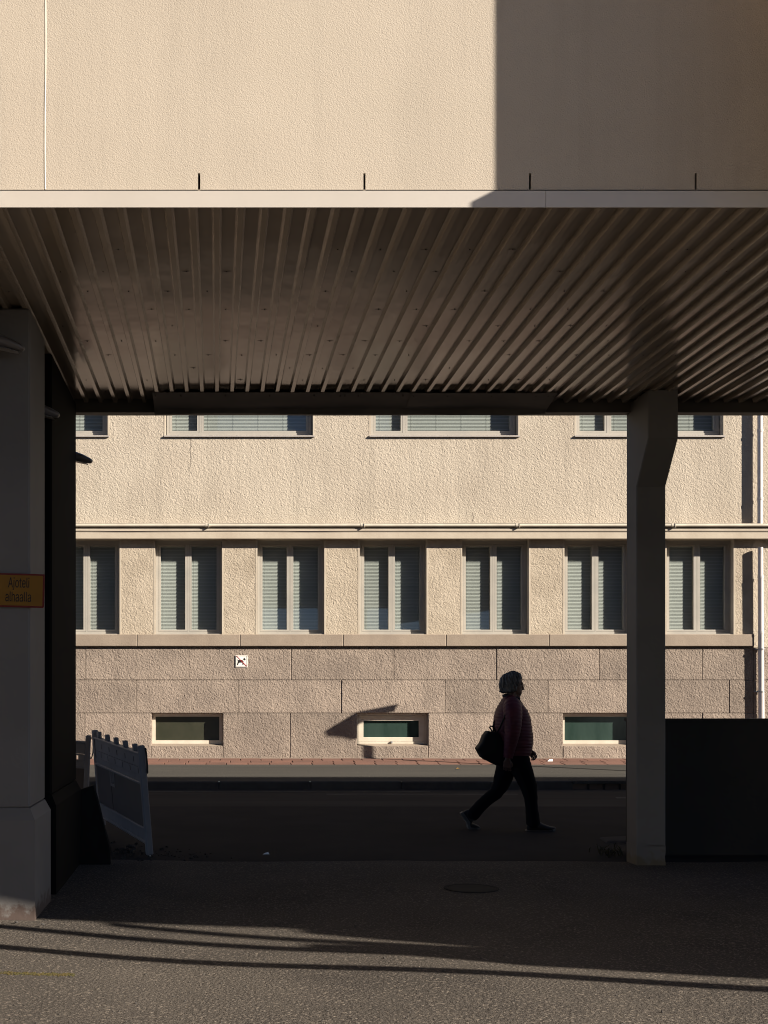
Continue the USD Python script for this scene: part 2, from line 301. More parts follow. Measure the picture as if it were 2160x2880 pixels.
# kerb drain
kd = thing('kerb_drain', 'black storm drain mouth with iron bars in the far kerb left of the column', 'drain')
obj('drain_box', cat(box(DR0, DR1, KERB_Y + .12, KERB_Y + .14, .0, KERB_Z1 - .045), box(DR0, DR1, KERB_Y + .02, KERB_Y + .12, -.04, .06)), m_black, kd)
obj('drain_lid', cbox(DR0 + .004, DR1 - .004, KERB_Y - .002, KERB_Y + .5, KERB_Z1 - .04, KERB_Z1 + .006, .006), m_kerb, kd)
for i in range(1, 4):
    xx = DR0 + (DR1 - DR0) * i / 4; obj('bar', cbox(xx - .012, xx + .012, KERB_Y + .006, KERB_Y + .03, .06, KERB_Z1 - .041, .003), m_iron, kd)

# ------------------------------------------------------------------ far building
MP = WALL_Y / F
def WX(px): return (px - VX) * MP
def WZ(py): return CAMZ + (VY - py) * MP
fb = thing('far_building', 'cream roughcast building on a granite block base across the street', 'building')
REC, BAY = .125, 0.0
PITCH, W0, WW = 287.8, 436.2, 188.0
zc0, zc1 = WZ(1517.6), WZ(1499)                          # cornice band
zl0, zl1 = WZ(1818), WZ(1784.5)                          # ledge
zu = WZ(1224)                                            # sill of the upper windows
bayx = WX(2119)
uwins = [(466 + 577 * (i - 1), 880 + 577 * (i - 1)) for i in range(-1, 5)]
uwins[4] = (1618, 2034) if False else uwins[4]
# upper wall, with real openings
XL, XR, ZT = -30.0, 45.0, 7.6
zwall = WZ(1478)
pieces = []; x = XL
uz0, uz1 = zu, zu + 1.55
pieces.append(box(XL, bayx, WALL_Y, WALL_Y + .3, zwall, uz0)); pieces.append(box(XL, bayx, WALL_Y, WALL_Y + .3, uz1, ZT))
for a, b in uwins:
    a, b = WX(a), WX(b)
    if b > bayx: continue
    pieces.append(box(x, a, WALL_Y, WALL_Y + .3, uz0, uz1)); x = b
pieces.append(box(x, bayx, WALL_Y, WALL_Y + .3, uz0, uz1))
obj('upper_wall', cat(pieces), m_far_plaster, fb)
obj('end_wall', cat(box(bayx, XR, WALL_Y - BAY, WALL_Y + .3, zwall, ZT), box(bayx, XR, WALL_Y - BAY, WALL_Y + .3, WZ(1821), zc0 + .004)), m_far_plaster, fb, label='roughcast wall beyond the downpipe')
obj('room', cat(box(XL, XR, WALL_Y + 1.2, WALL_Y + 1.25, 0, ZT), box(XL, XR, WALL_Y + .31, WALL_Y + 1.2, zc0 + .03, zc0 + .05), box(XL, XR, WALL_Y + .31, WALL_Y + 1.2, ZT, ZT + .05)), m_roomdark, fb)
# cornice with a white pipe and sagging cables
CORN = .150
obj('cornice', cat(box(XL, XR, WALL_Y - CORN, WALL_Y + .3, zc0, zc1), box(XL, XR, WALL_Y - CORN + .012, WALL_Y + .3, zc1, WZ(1489))), m_smooth, fb)
obj('cornice_top', cat(box(XL, XR, WALL_Y - CORN + .03, WALL_Y + .3, WZ(1489), zwall - .001)), m_smooth, fb)
px_ = XL; k = 0
joints = [-30, -14, -9] + [WX(v) for v in (-280, 150, 582, 1015, 1448, 1882, 2315, 2750)] + [20, 45]
for a, b in zip(joints[:-1], joints[1:]):
    t = trimesh.creation.cylinder(radius=.029, height=b - a - .012, sections=14); t.apply_transform(trimesh.transformations.rotation_matrix(math.pi / 2, [0, 1, 0])); t.apply_translation([(a + b) / 2, WALL_Y - CORN - .004, WZ(1481)])
    obj('gutter_pipe', t, m_gutter, fb, smooth=40)
    if WX(0) < b < WX(2300):
        c = trimesh.creation.cylinder(radius=.034, height=.05, sections=14); c.apply_transform(trimesh.transformations.rotation_matrix(math.pi / 2, [0, 1, 0])); c.apply_translation([b, WALL_Y - CORN - .004, WZ(1481)])
        obj('pipe_clip', cat(c, box(b + .03, b + .036, WALL_Y - CORN - .045, WALL_Y, WZ(1488), WZ(1476))), m_gutter, fb)
xs = np.linspace(-7, 14, 130)
for yy, zz, s, rr in ((WALL_Y - CORN - .006, WZ(1497), 3, .0075), (WALL_Y - CORN + .02, WZ(1474.8), 9, .006)):
    obj('cable', tube(np.stack([xs, xs * 0 + yy, zz + .006 * (meshkit.noise(np.stack([xs * 1.3, xs * 0, xs * 0 + s], 1), s) - .5) - .004 * np.abs(np.sin(xs * .9 + s))], 1), rr, 6), m_cable, fb)
# lower piers and windows
wins = list(range(-2, 9))
for i in wins:
    a = W0 + WW + PITCH * (i - 1); b = W0 + PITCH * i
    if WX(a) > bayx: break
    x0, x1 = WX(a), WX(b) if WX(b) < bayx else bayx
    if i == 6 + 0 and False: pass
    obj('pier', box(x0 + .028, x1 - (.028 if x1 < bayx else 0), WALL_Y, WALL_Y + .28, zl1 - .004, zc0), m_pier_plaster, fb)
    obj('pier_edge', box(x0, x0 + .028, WALL_Y - .003, WALL_Y + .28, zl1 - .004, zc0), m_smooth, fb)
    if x1 < bayx: obj('pier_edge', box(x1 - .028, x1, WALL_Y - .003, WALL_Y + .28, zl1 - .004, zc0), m_smooth, fb)
obj('pier', box(XL, WX(W0 + WW - PITCH * 3), WALL_Y, WALL_Y + .28, zl1 - .004, zc0), m_pier_plaster, fb)

def slats(x0, x1, z0, z1, y, pitch=.0235, tilt=math.radians(60), wd=.025):
    V, Fc = [], []; zz = z0 + pitch * .5; c, s = math.cos(tilt) * wd / 2, math.sin(tilt) * wd / 2; th = .0006
    while zz < z1 - .004:
        o = len(V); V += [(x0, y - c, zz - s), (x1, y - c, zz - s), (x1, y, zz + .0016), (x0, y, zz + .0016), (x1, y + c, zz + s), (x0, y + c, zz + s)]
        Fc += [(o, o + 1, o + 2), (o, o + 2, o + 3), (o + 3, o + 2, o + 4), (o + 3, o + 4, o + 5)]; zz += pitch
    return trimesh.Trimesh(np.array(V), np.array(Fc), process=False)
def rect_frame(x0, x1, z0, z1, w, y0, y1, wb=None, wt=None):
    wb = w if wb is None else wb; wt = w if wt is None else wt
    return [box(x0, x0 + w, y0, y1, z0, z1), box(x1 - w, x1, y0, y1, z0, z1), box(x0 + w, x1 - w, y0, y1, z0, z0 + wb), box(x0 + w, x1 - w, y0, y1, z1 - wt, z1)]
# a lower window: local origin at its left bottom corner on the pier face
ww, wh = WW * MP, zc0 + .004 - zl1
def make_low_window():
    t = thing('window', parent=fb, loc=(WX(W0 - 2 * PITCH), WALL_Y, zl1))
    y0 = REC; mid = ww / 2 - .005; fw = .062
    obj('frame', cat(rect_frame(0.006, ww - .006, .012, wh, fw - .022, y0, y0 + .12, .04, .06), box(mid - .012, mid + .012, y0 + .003, y0 + .06, .052, wh - .06)), m_frame, t)
    zs0, zs1 = .056, wh - .066
    for a, b in ((.046 + .003, mid - .014), (mid + .014, ww - .049)):
        obj('sash', cat(rect_frame(a, b, zs0, zs1, .040, y0 + .004, y0 + .105, .030, .036)), m_frame, t)
        obj('pane', sheet_xz(a + .036, b - .036, y0 + .040, zs0 + .026, zs1 - .03), m_glass, t)
        obj('blind', cat(slats(a + .041, b - .041, zs0 + .036, zs1 - .05, y0 + .088), box(a + .041, b - .041, y0 + .075, y0 + .10, zs1 - .055, zs1 - .034), box(a + .041, b - .041, y0 + .078, y0 + .097, zs0 + .032, zs0 + .040),
            [box(q, q + .0014, y0 + .073, y0 + .0744, zs0 + .03, zs1 - .04) for q in (a + .09, b - .09)]), m_blind, t, kind='stuff')
    obj('sill', box(-.002, ww + .002, .02, y0 + .09, -.006, .012), m_frame, t)
    return t
w0 = make_low_window()
for i in wins[1:]:
    a = WX(W0 + PITCH * i)
    if a + ww < bayx: dup(w0, 'window', fb, (a, WALL_Y, zl1))
# an upper window
uw, uh = 414 * MP, 1.55
def make_up_window():
    t = thing('wide_window', parent=fb, loc=(WX(uwins[0][0]), WALL_Y, uz0))
    y0 = REC + .01; mid = .235 * uw
    obj('frame', cat(rect_frame(.012, uw - .012, .015, uh, .05, y0, y0 + .09, .05), box(mid - .02, mid + .02, y0 + .003, y0 + .07, .065, uh - .05)), m_frame, t)
    for a, b in ((.065, mid - .022), (mid + .022, uw - .065)):
        obj('sash', cat(rect_frame(a, b, .067, uh - .052, .034, y0 + .006, y0 + .10)), m_frame, t)
        obj('pane', sheet_xz(a + .03, b - .03, y0 + .04, .098, uh - .08), m_glass, t)
        obj('blind', cat(slats(a + .036, b - .036, .105, uh - .09, y0 + .085), [box(q, q + .0016, y0 + .070, y0 + .072, .1, uh - .08) for q in np.arange(a + .12, b - .1, .42)]), m_blind, t, kind='stuff')
    obj('sill', prism(Polygon([(-.035, -.034), (-.035, -.012), (y0 + .02, .012), (y0 + .02, -.034)]), uw + .05, YZ(-.025)), m_tin, t)
    obj('reveal_edge', cat(box(-.030, -.001, -.003, .04, -.01, uh), box(uw + .001, uw + .030, -.003, .04, -.01, uh)), m_smooth, t)
    return t
u0 = make_up_window()
for a, b in uwins[1:]:
    if WX(b) < bayx: dup(u0, 'wide_window', fb, (WX(a), WALL_Y, uz0))
# ledge of granite slabs
lj = [-30, -12] + [WX(v) for v in np.arange(386 - 289 * 4, 2000, 289)] + [WX(2117)]
for a, b in zip(lj[:-1], lj[1:]): obj('ledge_slab', cbox(a + .003, b - .003, WALL_Y - .072, WALL_Y + .3, zl0, zl1, .007), m_ledge, fb)
# granite base: three courses of blocks over a recessed core
YB = WALL_Y - .015
zr = [WZ(1822), WZ(1913), WZ(2006), .30]
obj('base_core', cat(box(XL, XR, WALL_Y + .012, WALL_Y + .3, zr[2], zl0 - .001)), m_mortar, fb)
cw = [(426, 627), (1003, 1204), (1583, 1784)]
core = []; x = XL
for a, b in cw: core.append(box(x, WX(a) , WALL_Y + .012, WALL_Y + .3, .2, zr[2])); x = WX(b)
core.append(box(x, XR, WALL_Y + .012, WALL_Y + .3, .2, zr[2])); obj('base_core', cat(core), m_mortar, fb)
def block(a, b, z0, z1):
    p = .0 if a < bayx - .02 else BAY
    c = .008; j = rng.uniform(-.004, .004)
    obj('granite_block', cbox(a + .0025, b - .0025, YB - p + j, WALL_Y + .05, z0 + .0025, z1 - .0025, c), m_stone, fb)
def course(joints_px, z0, z1):
    js = [WX(v) for v in joints_px if WX(v) < bayx - .1] + [bayx] + [bayx + 1.1, bayx + 2.8, bayx + 4.5]
    for a, b in zip(js[:-1], js[1:]): block(a, b, z0, z1)
course([241 - 289 * i for i in range(4, 0, -1)] + [241, 530.6, 819, 1107, 1396, 1684, 1975], zr[1], zr[0])
course([384 - 289 * i for i in range(4, 0, -1)] + [384, 671, 960, 1250.6, 1540, 1829, 2050], zr[2], zr[1])
for a, b in ((-921, -632), (-632, -343), (-343, -54), (-54, 238), (238, 426), (627, 816), (816, 1003), (1204, 1395), (1395, 1583), (1784, 1975), (1975, 2119)): block(WX(a), WX(b), zr[3], zr[2])
for q in ((bayx, bayx + 1.7), (bayx + 1.7, bayx + 3.4)): block(q[0], q[1], zr[3], zr[2])
for a, b in cw: block(WX(a), WX(b), zr[3], WZ(2098))
for a, b in ((XL, WX(-1207)), (bayx + 4.5, XR)): block(a, b, zr[3], zr[0])
obj('footing', box(-30, 40, WALL_Y - .03, WALL_Y + .1, .2, WALL_Z + .012), m_mortar, fb)
# cellar windows
def cellar(i, a, b):
    x0, x1 = WX(a), WX(b); z0, z1 = WZ(2098), zr[2]
    t = thing('cellar_window', parent=fb); rec = .13
    obj('sloped_sill', prism(Polygon([(YB + .002, z0 - .004), (WALL_Y + .2, z0 - .004), (WALL_Y + .2, z0 + .045), (YB + .004, z0)]), x1 - x0 - .008, YZ(x0 + .004)), m_ledge, t)
    obj('reveal', cat(box(x0 - .002, x0 + .005, YB + .02, WALL_Y + .2, z0, z1), box(x1 - .005, x1 + .002, YB + .02, WALL_Y + .2, z0, z1), box(x0, x1, YB + .02, WALL_Y + .2, z1 - .004, z1 + .004)), m_stone, t)
    y0 = WALL_Y + .115
    fz0 = z0 + .03
    obj('frame', cat(rect_frame(x0 + .006, x1 - .006, fz0, z1 - .005, .055 if i != 1 else .034, y0, y0 + .08, .06 if i != 1 else .035)), m_cellarframe, t)
    if i == 1:
        a_, b_, c_, d_ = x0 + .043, x1 - .043, fz0 + .038, z1 - .043
        obj('sash', cat(rect_frame(a_, b_, c_, d_, .085, y0 + .006, y0 + .07, .075, .085)), m_cellarframe, t)
        obj('pane', box(a_ + .08, b_ - .08, y0 + .05, y0 + .055, c_ + .07, d_ - .08), m_cellarglass, t)
        obj('latch', cat(cbox((x0 + x1) / 2 - .012, (x0 + x1) / 2 + .018, y0 - .03, y0 + .01, fz0 + .012, fz0 + .045, .004)), m_galv, t)
        for q in (a_ + .03, b_ - .16): obj('hinge', cbox(q, q + .12, y0 - .006, y0 + .004, d_ - .006, d_ + .012, .003), m_cellarframe, t)
    else:
        obj('pane', box(x0 + .055, x1 - .055, y0 + .045, y0 + .05, fz0 + .055, z1 - .055), m_cellardusty if i == 0 else m_cellarglass, t)
for i, (a, b) in enumerate(cw): cellar(i, a, b)
# downpipe on the corner of the bay
dpx = WX(2131); yp = WALL_Y - .0925
def pipe_seg(x0, z0, x1, z1, r): return tube([(x0, yp, z0), ((x0 + x1) / 2, yp, (z0 + z1) / 2), (x1, yp, z1)], r, 18)
obj('downpipe', pipe_seg(dpx, WZ(1477), dpx, ZT, .044), m_pipe, fb, smooth=40)
zs = [WZ(v) for v in (1541, 1624, 1779, 1945, 2145)]
for j, (a, b) in enumerate(zip(zs[:-1], zs[1:])):
    off = lambda z: .022 * (zs[0] - z) / (zs[0] - zs[-1])
    obj('downpipe', pipe_seg(dpx + off(a) + .004, a, dpx + off(b) + .004, b + .006, .041 + .002 * j), m_pipe, fb, smooth=40)
for z in (WZ(1215), WZ(1405), zs[1], zs[2]):
    o = 0.004 + (.022 * (zs[0] - z) / (zs[0] - zs[-1]) if z < zs[0] else -.004); obj('pipe_collar', tube([(dpx + o, yp, z - .02), (dpx + o, yp, z), (dpx + o, yp, z + .02)], .049, 18), m_pipe, fb)
for z in (WZ(1826), WZ(1945)):
    obj('pipe_bracket', cat(tube([(dpx + .015, yp, z - .012), (dpx + .015, yp, z), (dpx + .015, yp, z + .012)], .055, 18), box(dpx - .07, dpx + .0, yp - .006, WALL_Y, z - .01, z + .01)), m_galv, fb)
def crack(px, py0, py1, seed):
    t = np.linspace(0, 1, 26); zz = WZ(py0) + (WZ(py1) - WZ(py0)) * t; xx = WX(px) + .05 * (meshkit.fbm(np.stack([t * 6, t * 0, t * 0 + seed], 1), 4, seed) - .5)
    obj('hairline_crack', tube(np.stack([xx, xx * 0 + WALL_Y + .0005, zz], 1), np.r_[.003 * np.ones(18), np.linspace(.003, .001, 8)], 5), m_cable, fb)
crack(536, 1232, 1335, 2); crack(688, 1762, 1783, 5); crack(1330, 1440, 1474, 8)
# no-dogs sign
nd = thing('no_dogs_sign', 'small square white sign with a struck out dog on the granite wall', 'sign', (WX(679), YB - .012, WZ(1860)))
S = .100
obj('plate', cbox(-S, S, 0, .008, -S, S, .003), m_white, nd)
sw = []
for a, b, c, d in ((-S + .008, S - .008, S - .014, S - .010), (-S + .008, S - .008, -S + .010, -S + .014), (-S + .008, -S + .012, -S + .014, S - .014), (S - .012, S - .008, -S + .014, S - .014)): sw.append(box(a, b, -.0015, .001, c, d))
obj('border_line', cat(sw), m_ink, nd)
px2 = lambda pts: Polygon([((x - 648) / 555 * .2, -(y - 672) / 555 * .2) for x, y in pts])
dog = [px2([(445, 570), (490, 615), (680, 612), (745, 660), (735, 845), (700, 848), (692, 735), (560, 735), (505, 785), (492, 848), (452, 848), (460, 760), (485, 700), (480, 640)]), px2([(715, 570), (765, 530), (790, 498), (805, 540), (848, 590), (820, 628), (775, 622)])]
obj('dog_symbol', cat([prism(p, .002, XZ(-.0018)) for p in dog]), m_ink, nd)
obj('slash', prism(px2([(405, 425), (430, 415), (892, 880), (870, 905)]), .002, XZ(-.0036)), m_signred, nd)
tag(obj('paper_scrap', trimesh.convex.convex_hull(np.array([(0, 0, 0), (.09, .02, .0), (.1, .07, .03), (.03, .09, .012), (.05, .04, .035)]) + np.array([5.33, 20.1, float(pave_z(20.1)) + .004])), m_paper), 'crumpled white paper scrap on the brick paving right of the walking woman', 'litter')
tag(obj('leaf', trimesh.convex.convex_hull(np.array([(0, 0, 0), (.05, .0, .012), (.08, .04, .004), (.03, .05, .02)]) + np.array([3.62, 18.9, float(pave_z(18.9)) + .004])), m_leaf), 'small dry leaf on the sunlit pavement left of the walking woman', 'leaf')
# sign post hidden from the camera by the column; its shadow falls beside the middle cellar window
sp = thing('street_sign', 'street sign post with a side plate on the pavement behind the column', 'sign', (6.43, 18.54, float(pave_z(18.54))))
obj('post', trimesh.creation.cylinder(radius=.046, height=2.86, sections=14, transform=trimesh.transformations.translation_matrix([0, 0, 1.43])), m_galv, sp, smooth=40)
obj('plate', prism(Polygon([(-.37, 2.90), (-.077, 2.95), (.284, 2.73), (.25, 2.64), (.10, 2.72), (.0, 2.68), (-.02, 2.48), (-.13, 2.53), (-.22, 2.66), (-.35, 2.80)]), .006, YZ(-.04)), m_galv, sp)

# ------------------------------------------------------------------ near building with the canopy
D1, DREAR = 6.29, 10.50
def AT(px, py, d): return np.array([(px - VX) * d / F, d, CAMZ + (VY - py) * d / F])
ZS = CAMZ + 1367 * D1 / F                                 # underside of the ribs
ZF0, ZF1 = ZS - .0012, CAMZ + (VY - 541.5) * D1 / F
nb = thing('overbuilding', 'cream plastered building carried over the passage, with a ribbed metal soffit', 'building')
NX0, NX1, NZT = -14.0, 52.0, 16.6
yb_ = 17.86
NZT = .25 + KZ * (yb_ - DREAR - .12)
zw0 = ZF1 + .014
slx = [(v - VX) * D1 / F for v in (560, 1025, 1491, 1957, 2423)]
zs0, zs1 = CAMZ + (VY - 535) * D1 / F, CAMZ + (VY - 487) * D1 / F
wl = [box(NX0, NX1, D1, D1 + .25, zs1, NZT), box(NX0, NX1, D1, D1 + .25, zw0, zs0)]
x = NX0
for s in slx: wl.append(box(x, s - .0055, D1, D1 + .25, zs0, zs1)); x = s + .0055
wl.append(box(x, NX1, D1, D1 + .25, zs0, zs1))
obj('facade', cat(wl), m_plaster, nb)
for s in slx: obj('drain_slit', box(s - .0052, s + .0052, D1 + .028, D1 + .2, zs0 + .001, zs1 - .001), m_slit, nb)
js = (127 - VX) * D1 / F
xs = np.linspace(0, 1, 60); zz = zw0 + .002 + (3.2) * xs
obj('joint_seal', tube(np.stack([js + .0015 * np.sin(zz * 7) + .0018 * (zz - 4.4), D1 + .003 + 0 * zz, zz], 1), .0058, 8), m_seal, nb)
for a, b in ((NX0, (1531 - VX) * D1 / F), ((1531 - VX) * D1 / F + .002, NX1)):
    obj('fascia', prism(Polygon([(D1 - .022, ZF0), (D1 - .022, ZF1), (D1 + .03, ZF1 + .006), (D1 + .03, ZF1), (D1 - .014, ZF1 - .004), (D1 - .014, ZF0)]), b - a, YZ(a)), m_fascia, nb)
obj('upper_floors', cat(box(NX0, NX1, D1 + .25, DREAR + .12, ZS + .30, NZT)), m_rear, nb)
obj('soffit_edge', cat(box(NX0, NX1, DREAR, DREAR + .12, 3.802, ZS + .29)), m_trim, nb)
# ribbed sheets
PP = .1222; HP = .032
def sheet(x0, nr, y0, y1, seed, lap):
    xs, zs = [], []
    for k in range(nr):
        o = x0 + k * PP
        for dx, h in ((0, HP), (.066, HP), (.078, 0), (.106, 0), (.118, HP)): xs.append(o + dx); zs.append(h)
    xs.append(x0 + nr * PP + .030); zs.append(HP)
    xs, zs = np.array(xs), np.array(zs); ys = np.linspace(y0, y1, 22)
    X, Y = np.meshgrid(xs, ys, indexing='ij'); Z = ZS + zs[:, None] + .0034 * (meshkit.noise(np.stack([X * 1.6, Y * 1.9, X * 0 + seed], -1), 5) - .5) - lap
    n, m = X.shape; up = np.stack([X, Y, Z + .0009], -1).reshape(-1, 3); lo = np.stack([X, Y, Z], -1).reshape(-1, 3); i = np.arange(n * m).reshape(n, m)
    q = np.stack([i[:-1, :-1], i[:-1, 1:], i[1:, 1:], i[1:, :-1]], -1).reshape(-1, 4); q2 = q[:, ::-1] + n * m
    rim = np.r_[i[0, :], i[1:, -1], i[-1, -2::-1], i[-2:0:-1, 0]]; r2 = np.roll(rim, -1)
    return np.vstack([lo, up]), np.vstack([q, q2, np.stack([rim, rim + n * m, r2 + n * m, r2], -1)])
X0S = (945 * .651 - VX) * D1 / F - 41 * PP + .02
seam0 = (1080 + 530 * .651 - VX) * D1 / F
k0 = round((seam0 - X0S) / PP) % 8
def soff_end(x): return 10.14 if -.58 < x < 2.70 else DREAR - .02
sheet_x = []
for s in range(-1, 11):
    xx = X0S + (k0 + 8 * s) * PP
    if xx < -5 or xx > 8.5: continue
    sheet_x.append(xx)
    obj('soffit_sheet', sheet(xx, 8, D1 - .012, 10.46 if not (-.5 < xx + .5 < 2.7) else 10.14, s, 0.0012 * (s % 2)), m_soffit, nb, smooth=25)
sc = []
for r, yy in enumerate(np.arange(6.95, 10.45, .36)):
    for k in range(-4, 80):
        xx = X0S + k * PP + .033
        if not -4 < xx < 7 or (k + r) % 2 or rng.random() < .35: continue
        t = trimesh.creation.cylinder(radius=.004, height=.005, sections=6); t.apply_translation([xx + rng.uniform(-.006, .006), yy + rng.uniform(-.006, .006), ZS + HP - .003]); sc.append(t)
        if rng.random() < .6: sc.append(box(xx - .022, xx + .018, yy - .0015, yy + .0015, ZS + HP - .0016, ZS + HP - .0002))
obj('screw', cat(sc), m_screw, nb, kind='stuff')
obj('ceiling_void', box(NX0, NX1, D1 + .25, DREAR, ZS + .08, ZS + .30), m_trim, nb)
# loose flashing sheets bent down at the street side
def flashing(x0, x1, seed, zoff):
    xs = np.linspace(x0, x1, 60); v = np.linspace(0, 1, 10); X, T = np.meshgrid(xs, v, indexing='ij')
    Y = 10.10 + .39 * T; sag = meshkit.noise(np.stack([X * 1.7, T * 1.5, X * 0 + seed], -1), seed)
    Z = ZS - .004 - .060 * T - .014 * T * sag + .008 * np.sin(T * 3.1) * (sag - .5) + zoff
    e = T > .99; Z[e] -= .034 * meshkit.noise(np.stack([X[e] * 1.3, X[e] * 0, X[e] * 0 + seed], -1), seed + 1)
    n, m = X.shape; lo = np.stack([X, Y, Z], -1).reshape(-1, 3); up = lo + [0, 0, .0012]; i = np.arange(n * m).reshape(n, m)
    q = np.stack([i[:-1, :-1], i[:-1, 1:], i[1:, 1:], i[1:, :-1]], -1).reshape(-1, 4); rim = np.r_[i[0, :], i[1:, -1], i[-1, -2::-1], i[-2:0:-1, 0]]; r2 = np.roll(rim, -1)
    return np.vstack([lo, up]), np.vstack([q, q[:, ::-1] + n * m, np.stack([rim, rim + n * m, r2 + n * m, r2], -1)])
obj('flashing', flashing(-.53, 1.60, 3, 0), m_flash, nb, smooth=40); obj('flashing', flashing(1.57, 2.76, 12, -.004), m_flash, nb, smooth=40)
rv = []
for xx in np.r_[np.linspace(-.51, -.51, 1), np.linspace(1.0, 1.04, 2), np.linspace(1.6, 1.61, 1), np.linspace(2.70, 2.74, 2), np.linspace(-.3, 2.6, 9)]:
    for yy in (10.16, 10.34): rv.append(trimesh.creation.cylinder(radius=.005, height=.006, sections=6, transform=trimesh.transformations.translation_matrix([xx, yy, ZS - .010 - .05 * (yy - 10.1) / .39])))
obj('rivet', cat(rv), m_screw, nb, kind='stuff')
# closing walls of the passage, out of the light
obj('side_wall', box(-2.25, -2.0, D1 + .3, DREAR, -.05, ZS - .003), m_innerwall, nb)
# unseen wing added right of the picture, shaped to shade the right of the facade
nbw = thing('wing_building', 'unseen plastered wing added at the right to cast shade on the facade', 'building')
obj('wing_wall', box(2.84, 40, D1 - .766, D1 - .002, 4.705, NZT), m_pale, nbw); obj('wing_gutter', box(2.84, 40, D1 - .856, D1 - .03, 4.0, 4.70), m_fascia, nbw)

# ------------------------------------------------------------------ pillars and column
m_shadepillar = M('shaded_pillar', (.006, .0055, .005), rough=.9, spec=.05)  # near-black colour puts deep shade into the second pillar
def pillar(label, y0, y1, x0=-1.91, x1=-1.191, m_pillar=m_pillar):
    t = thing('pillar', label, 'pillar', group=None)
    obj('shaft', cbox(x0, x1, y0, y1, .70, ZS - .002, .012), m_pillar, t)
    zt = .625
    ring = lambda e, z: np.array([(x0 - e, y0 - e, z), (x1 + e, y0 - e, z), (x1 + e, y1 + e, z), (x0 - e, y1 + e, z)])
    lo = ring(.036, -.06)
    obj('plinth', trimesh.convex.convex_hull(np.vstack([lo, ring(.036, zt), ring(.0, zt + .075)])), m_pillar, t)
    return t
pillar('pale painted pillar with a chipped stained plinth, nearest at the left edge', 7.90, 8.58)
pillar('dark second pillar behind the nearest one, at the street edge of the passage', 8.94, 10.47, m_pillar=m_shadepillar)
cx0, cx1 = (1789.5 - VX) * 10.354 / F, (1872 - VX) * 10.354 / F
cl = thing('column', 'grey concrete column with a bracket head under the street edge of the canopy', 'column')
prof = Polygon([(10.354, .16), (10.354, 3.15), (10.07, 3.496), (10.07, ZS + .01), (10.60, ZS + .01), (10.60, .16)])
def chamfer_prism(poly, x0, x1, c):
    a = np.array(poly.exterior.coords)[:-1]; inner = np.array(poly.buffer(-c, join_style=2).exterior.coords)[:-1]
    def order(p):
        return np.array([p[np.argmin(np.linalg.norm(p - q, axis=1))] for q in a])
    i = order(inner); rings = [np.c_[np.full(len(a), xx), r] for xx, r in ((x0, i), (x0 + c, a), (x1 - c, a), (x1, i))]
    n_ = len(a); V = np.vstack(rings); Fc = []
    for r in range(3):
        for j in range(n_):
            p, q = r * n_ + j, r * n_ + (j + 1) % n_; Fc += [(p, q, q + n_), (p, q + n_, p + n_)]
    capt = trimesh.creation.triangulate_polygon(Polygon(i), engine='earcut')
    idx = [int(np.argmin(np.linalg.norm(i - v, axis=1))) for v in capt[0]]
    for f in capt[1]: Fc += [tuple(idx[k] for k in f), tuple(3 * n_ + idx[k] for k in f[::-1])]
    t = trimesh.Trimesh(V, np.array(Fc), process=False); trimesh.repair.fix_normals(t); return t
obj('shaft', chamfer_prism(prof, cx0, cx1, .008), m_column, cl)
base = trimesh.creation.box([cx1 - cx0, .246, .24]); base = base.subdivide().subdivide().subdivide(); base.apply_translation([(cx0 + cx1) / 2, 10.477, .045])
v = base.vertices; d = (meshkit.noise(v * 14, 3) - .45).clip(0) * .05; cen = np.array([(cx0 + cx1) / 2, 10.477]); low = (np.clip(.15 - v[:, 2], 0, .15) / .15)
v[:, :2] -= (v[:, :2] - cen) * (d * low * 3)[:, None] * 1.6; base.vertices = v
obj('foot', base, m_column, cl, smooth=30)
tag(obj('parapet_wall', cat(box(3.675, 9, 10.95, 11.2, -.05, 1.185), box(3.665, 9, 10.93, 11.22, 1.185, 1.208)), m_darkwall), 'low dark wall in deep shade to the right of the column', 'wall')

# unseen houses added to block sky light and bounce sun onto the facade
yh = thing('yard_house', 'unseen tall brick house added behind the viewer to block sky light', 'building'); obj('wall', box(-34, 0, -14, -6, -.1, 14), m_brickdark, yh)
yh2 = thing('yard_house', 'unseen pale house added at the left to bounce sunlight onto the facade', 'building'); obj('wall', box(-22, -8.0, -5, 5.8, -.1, 11), m_pale, yh2)

# ------------------------------------------------------------------ added at the right, unseen: a gallery with rods, shaped to shade the ground
def QP(gx, gy):
    t = 2 * (gy - 5.714 + .266 * gx); return np.array([gx + KX * t, gy - t, KZ * t])
gal = thing('yard_gallery', 'unseen added gallery with pipe arms crossing the yard at the right, outside the view', 'shadow_caster')
gy_ = lambda x: 5.02 - .266 * (x - 2.61)
def gal_box(xa, xb, z0, z1, th=.12):
    q = np.array([(xa, gy_(xa)), (xb, gy_(xb))]); d = q[1] - q[0]; t = box(0, np.linalg.norm(d), -th, 0, z0, z1); t.apply_transform(trimesh.transformations.rotation_matrix(math.atan2(d[1], d[0]), [0, 0, 1])); t.apply_translation([q[0][0], q[0][1], 0]); return t
gw = Polygon([(0, 3.50), (3.5, 4.03), (22, 4.03), (22, 11), (0, 11)]); t_ = prism(gw, .12, XZ(0)); q_ = math.atan2(gy_(26) - gy_(5.15), 20.85)
t_.apply_transform(trimesh.transformations.rotation_matrix(q_, [0, 0, 1])); t_.apply_translation([5.15, gy_(5.15), 0]); obj('gallery_wall', t_, m_brickdark, gal)
obj('beam', gal_box(6.80, 26, 2.63, 3.18), m_rear, gal)
obj('infill', gal_box(8.45, 26, 3.18, 4.03), m_rear, gal)
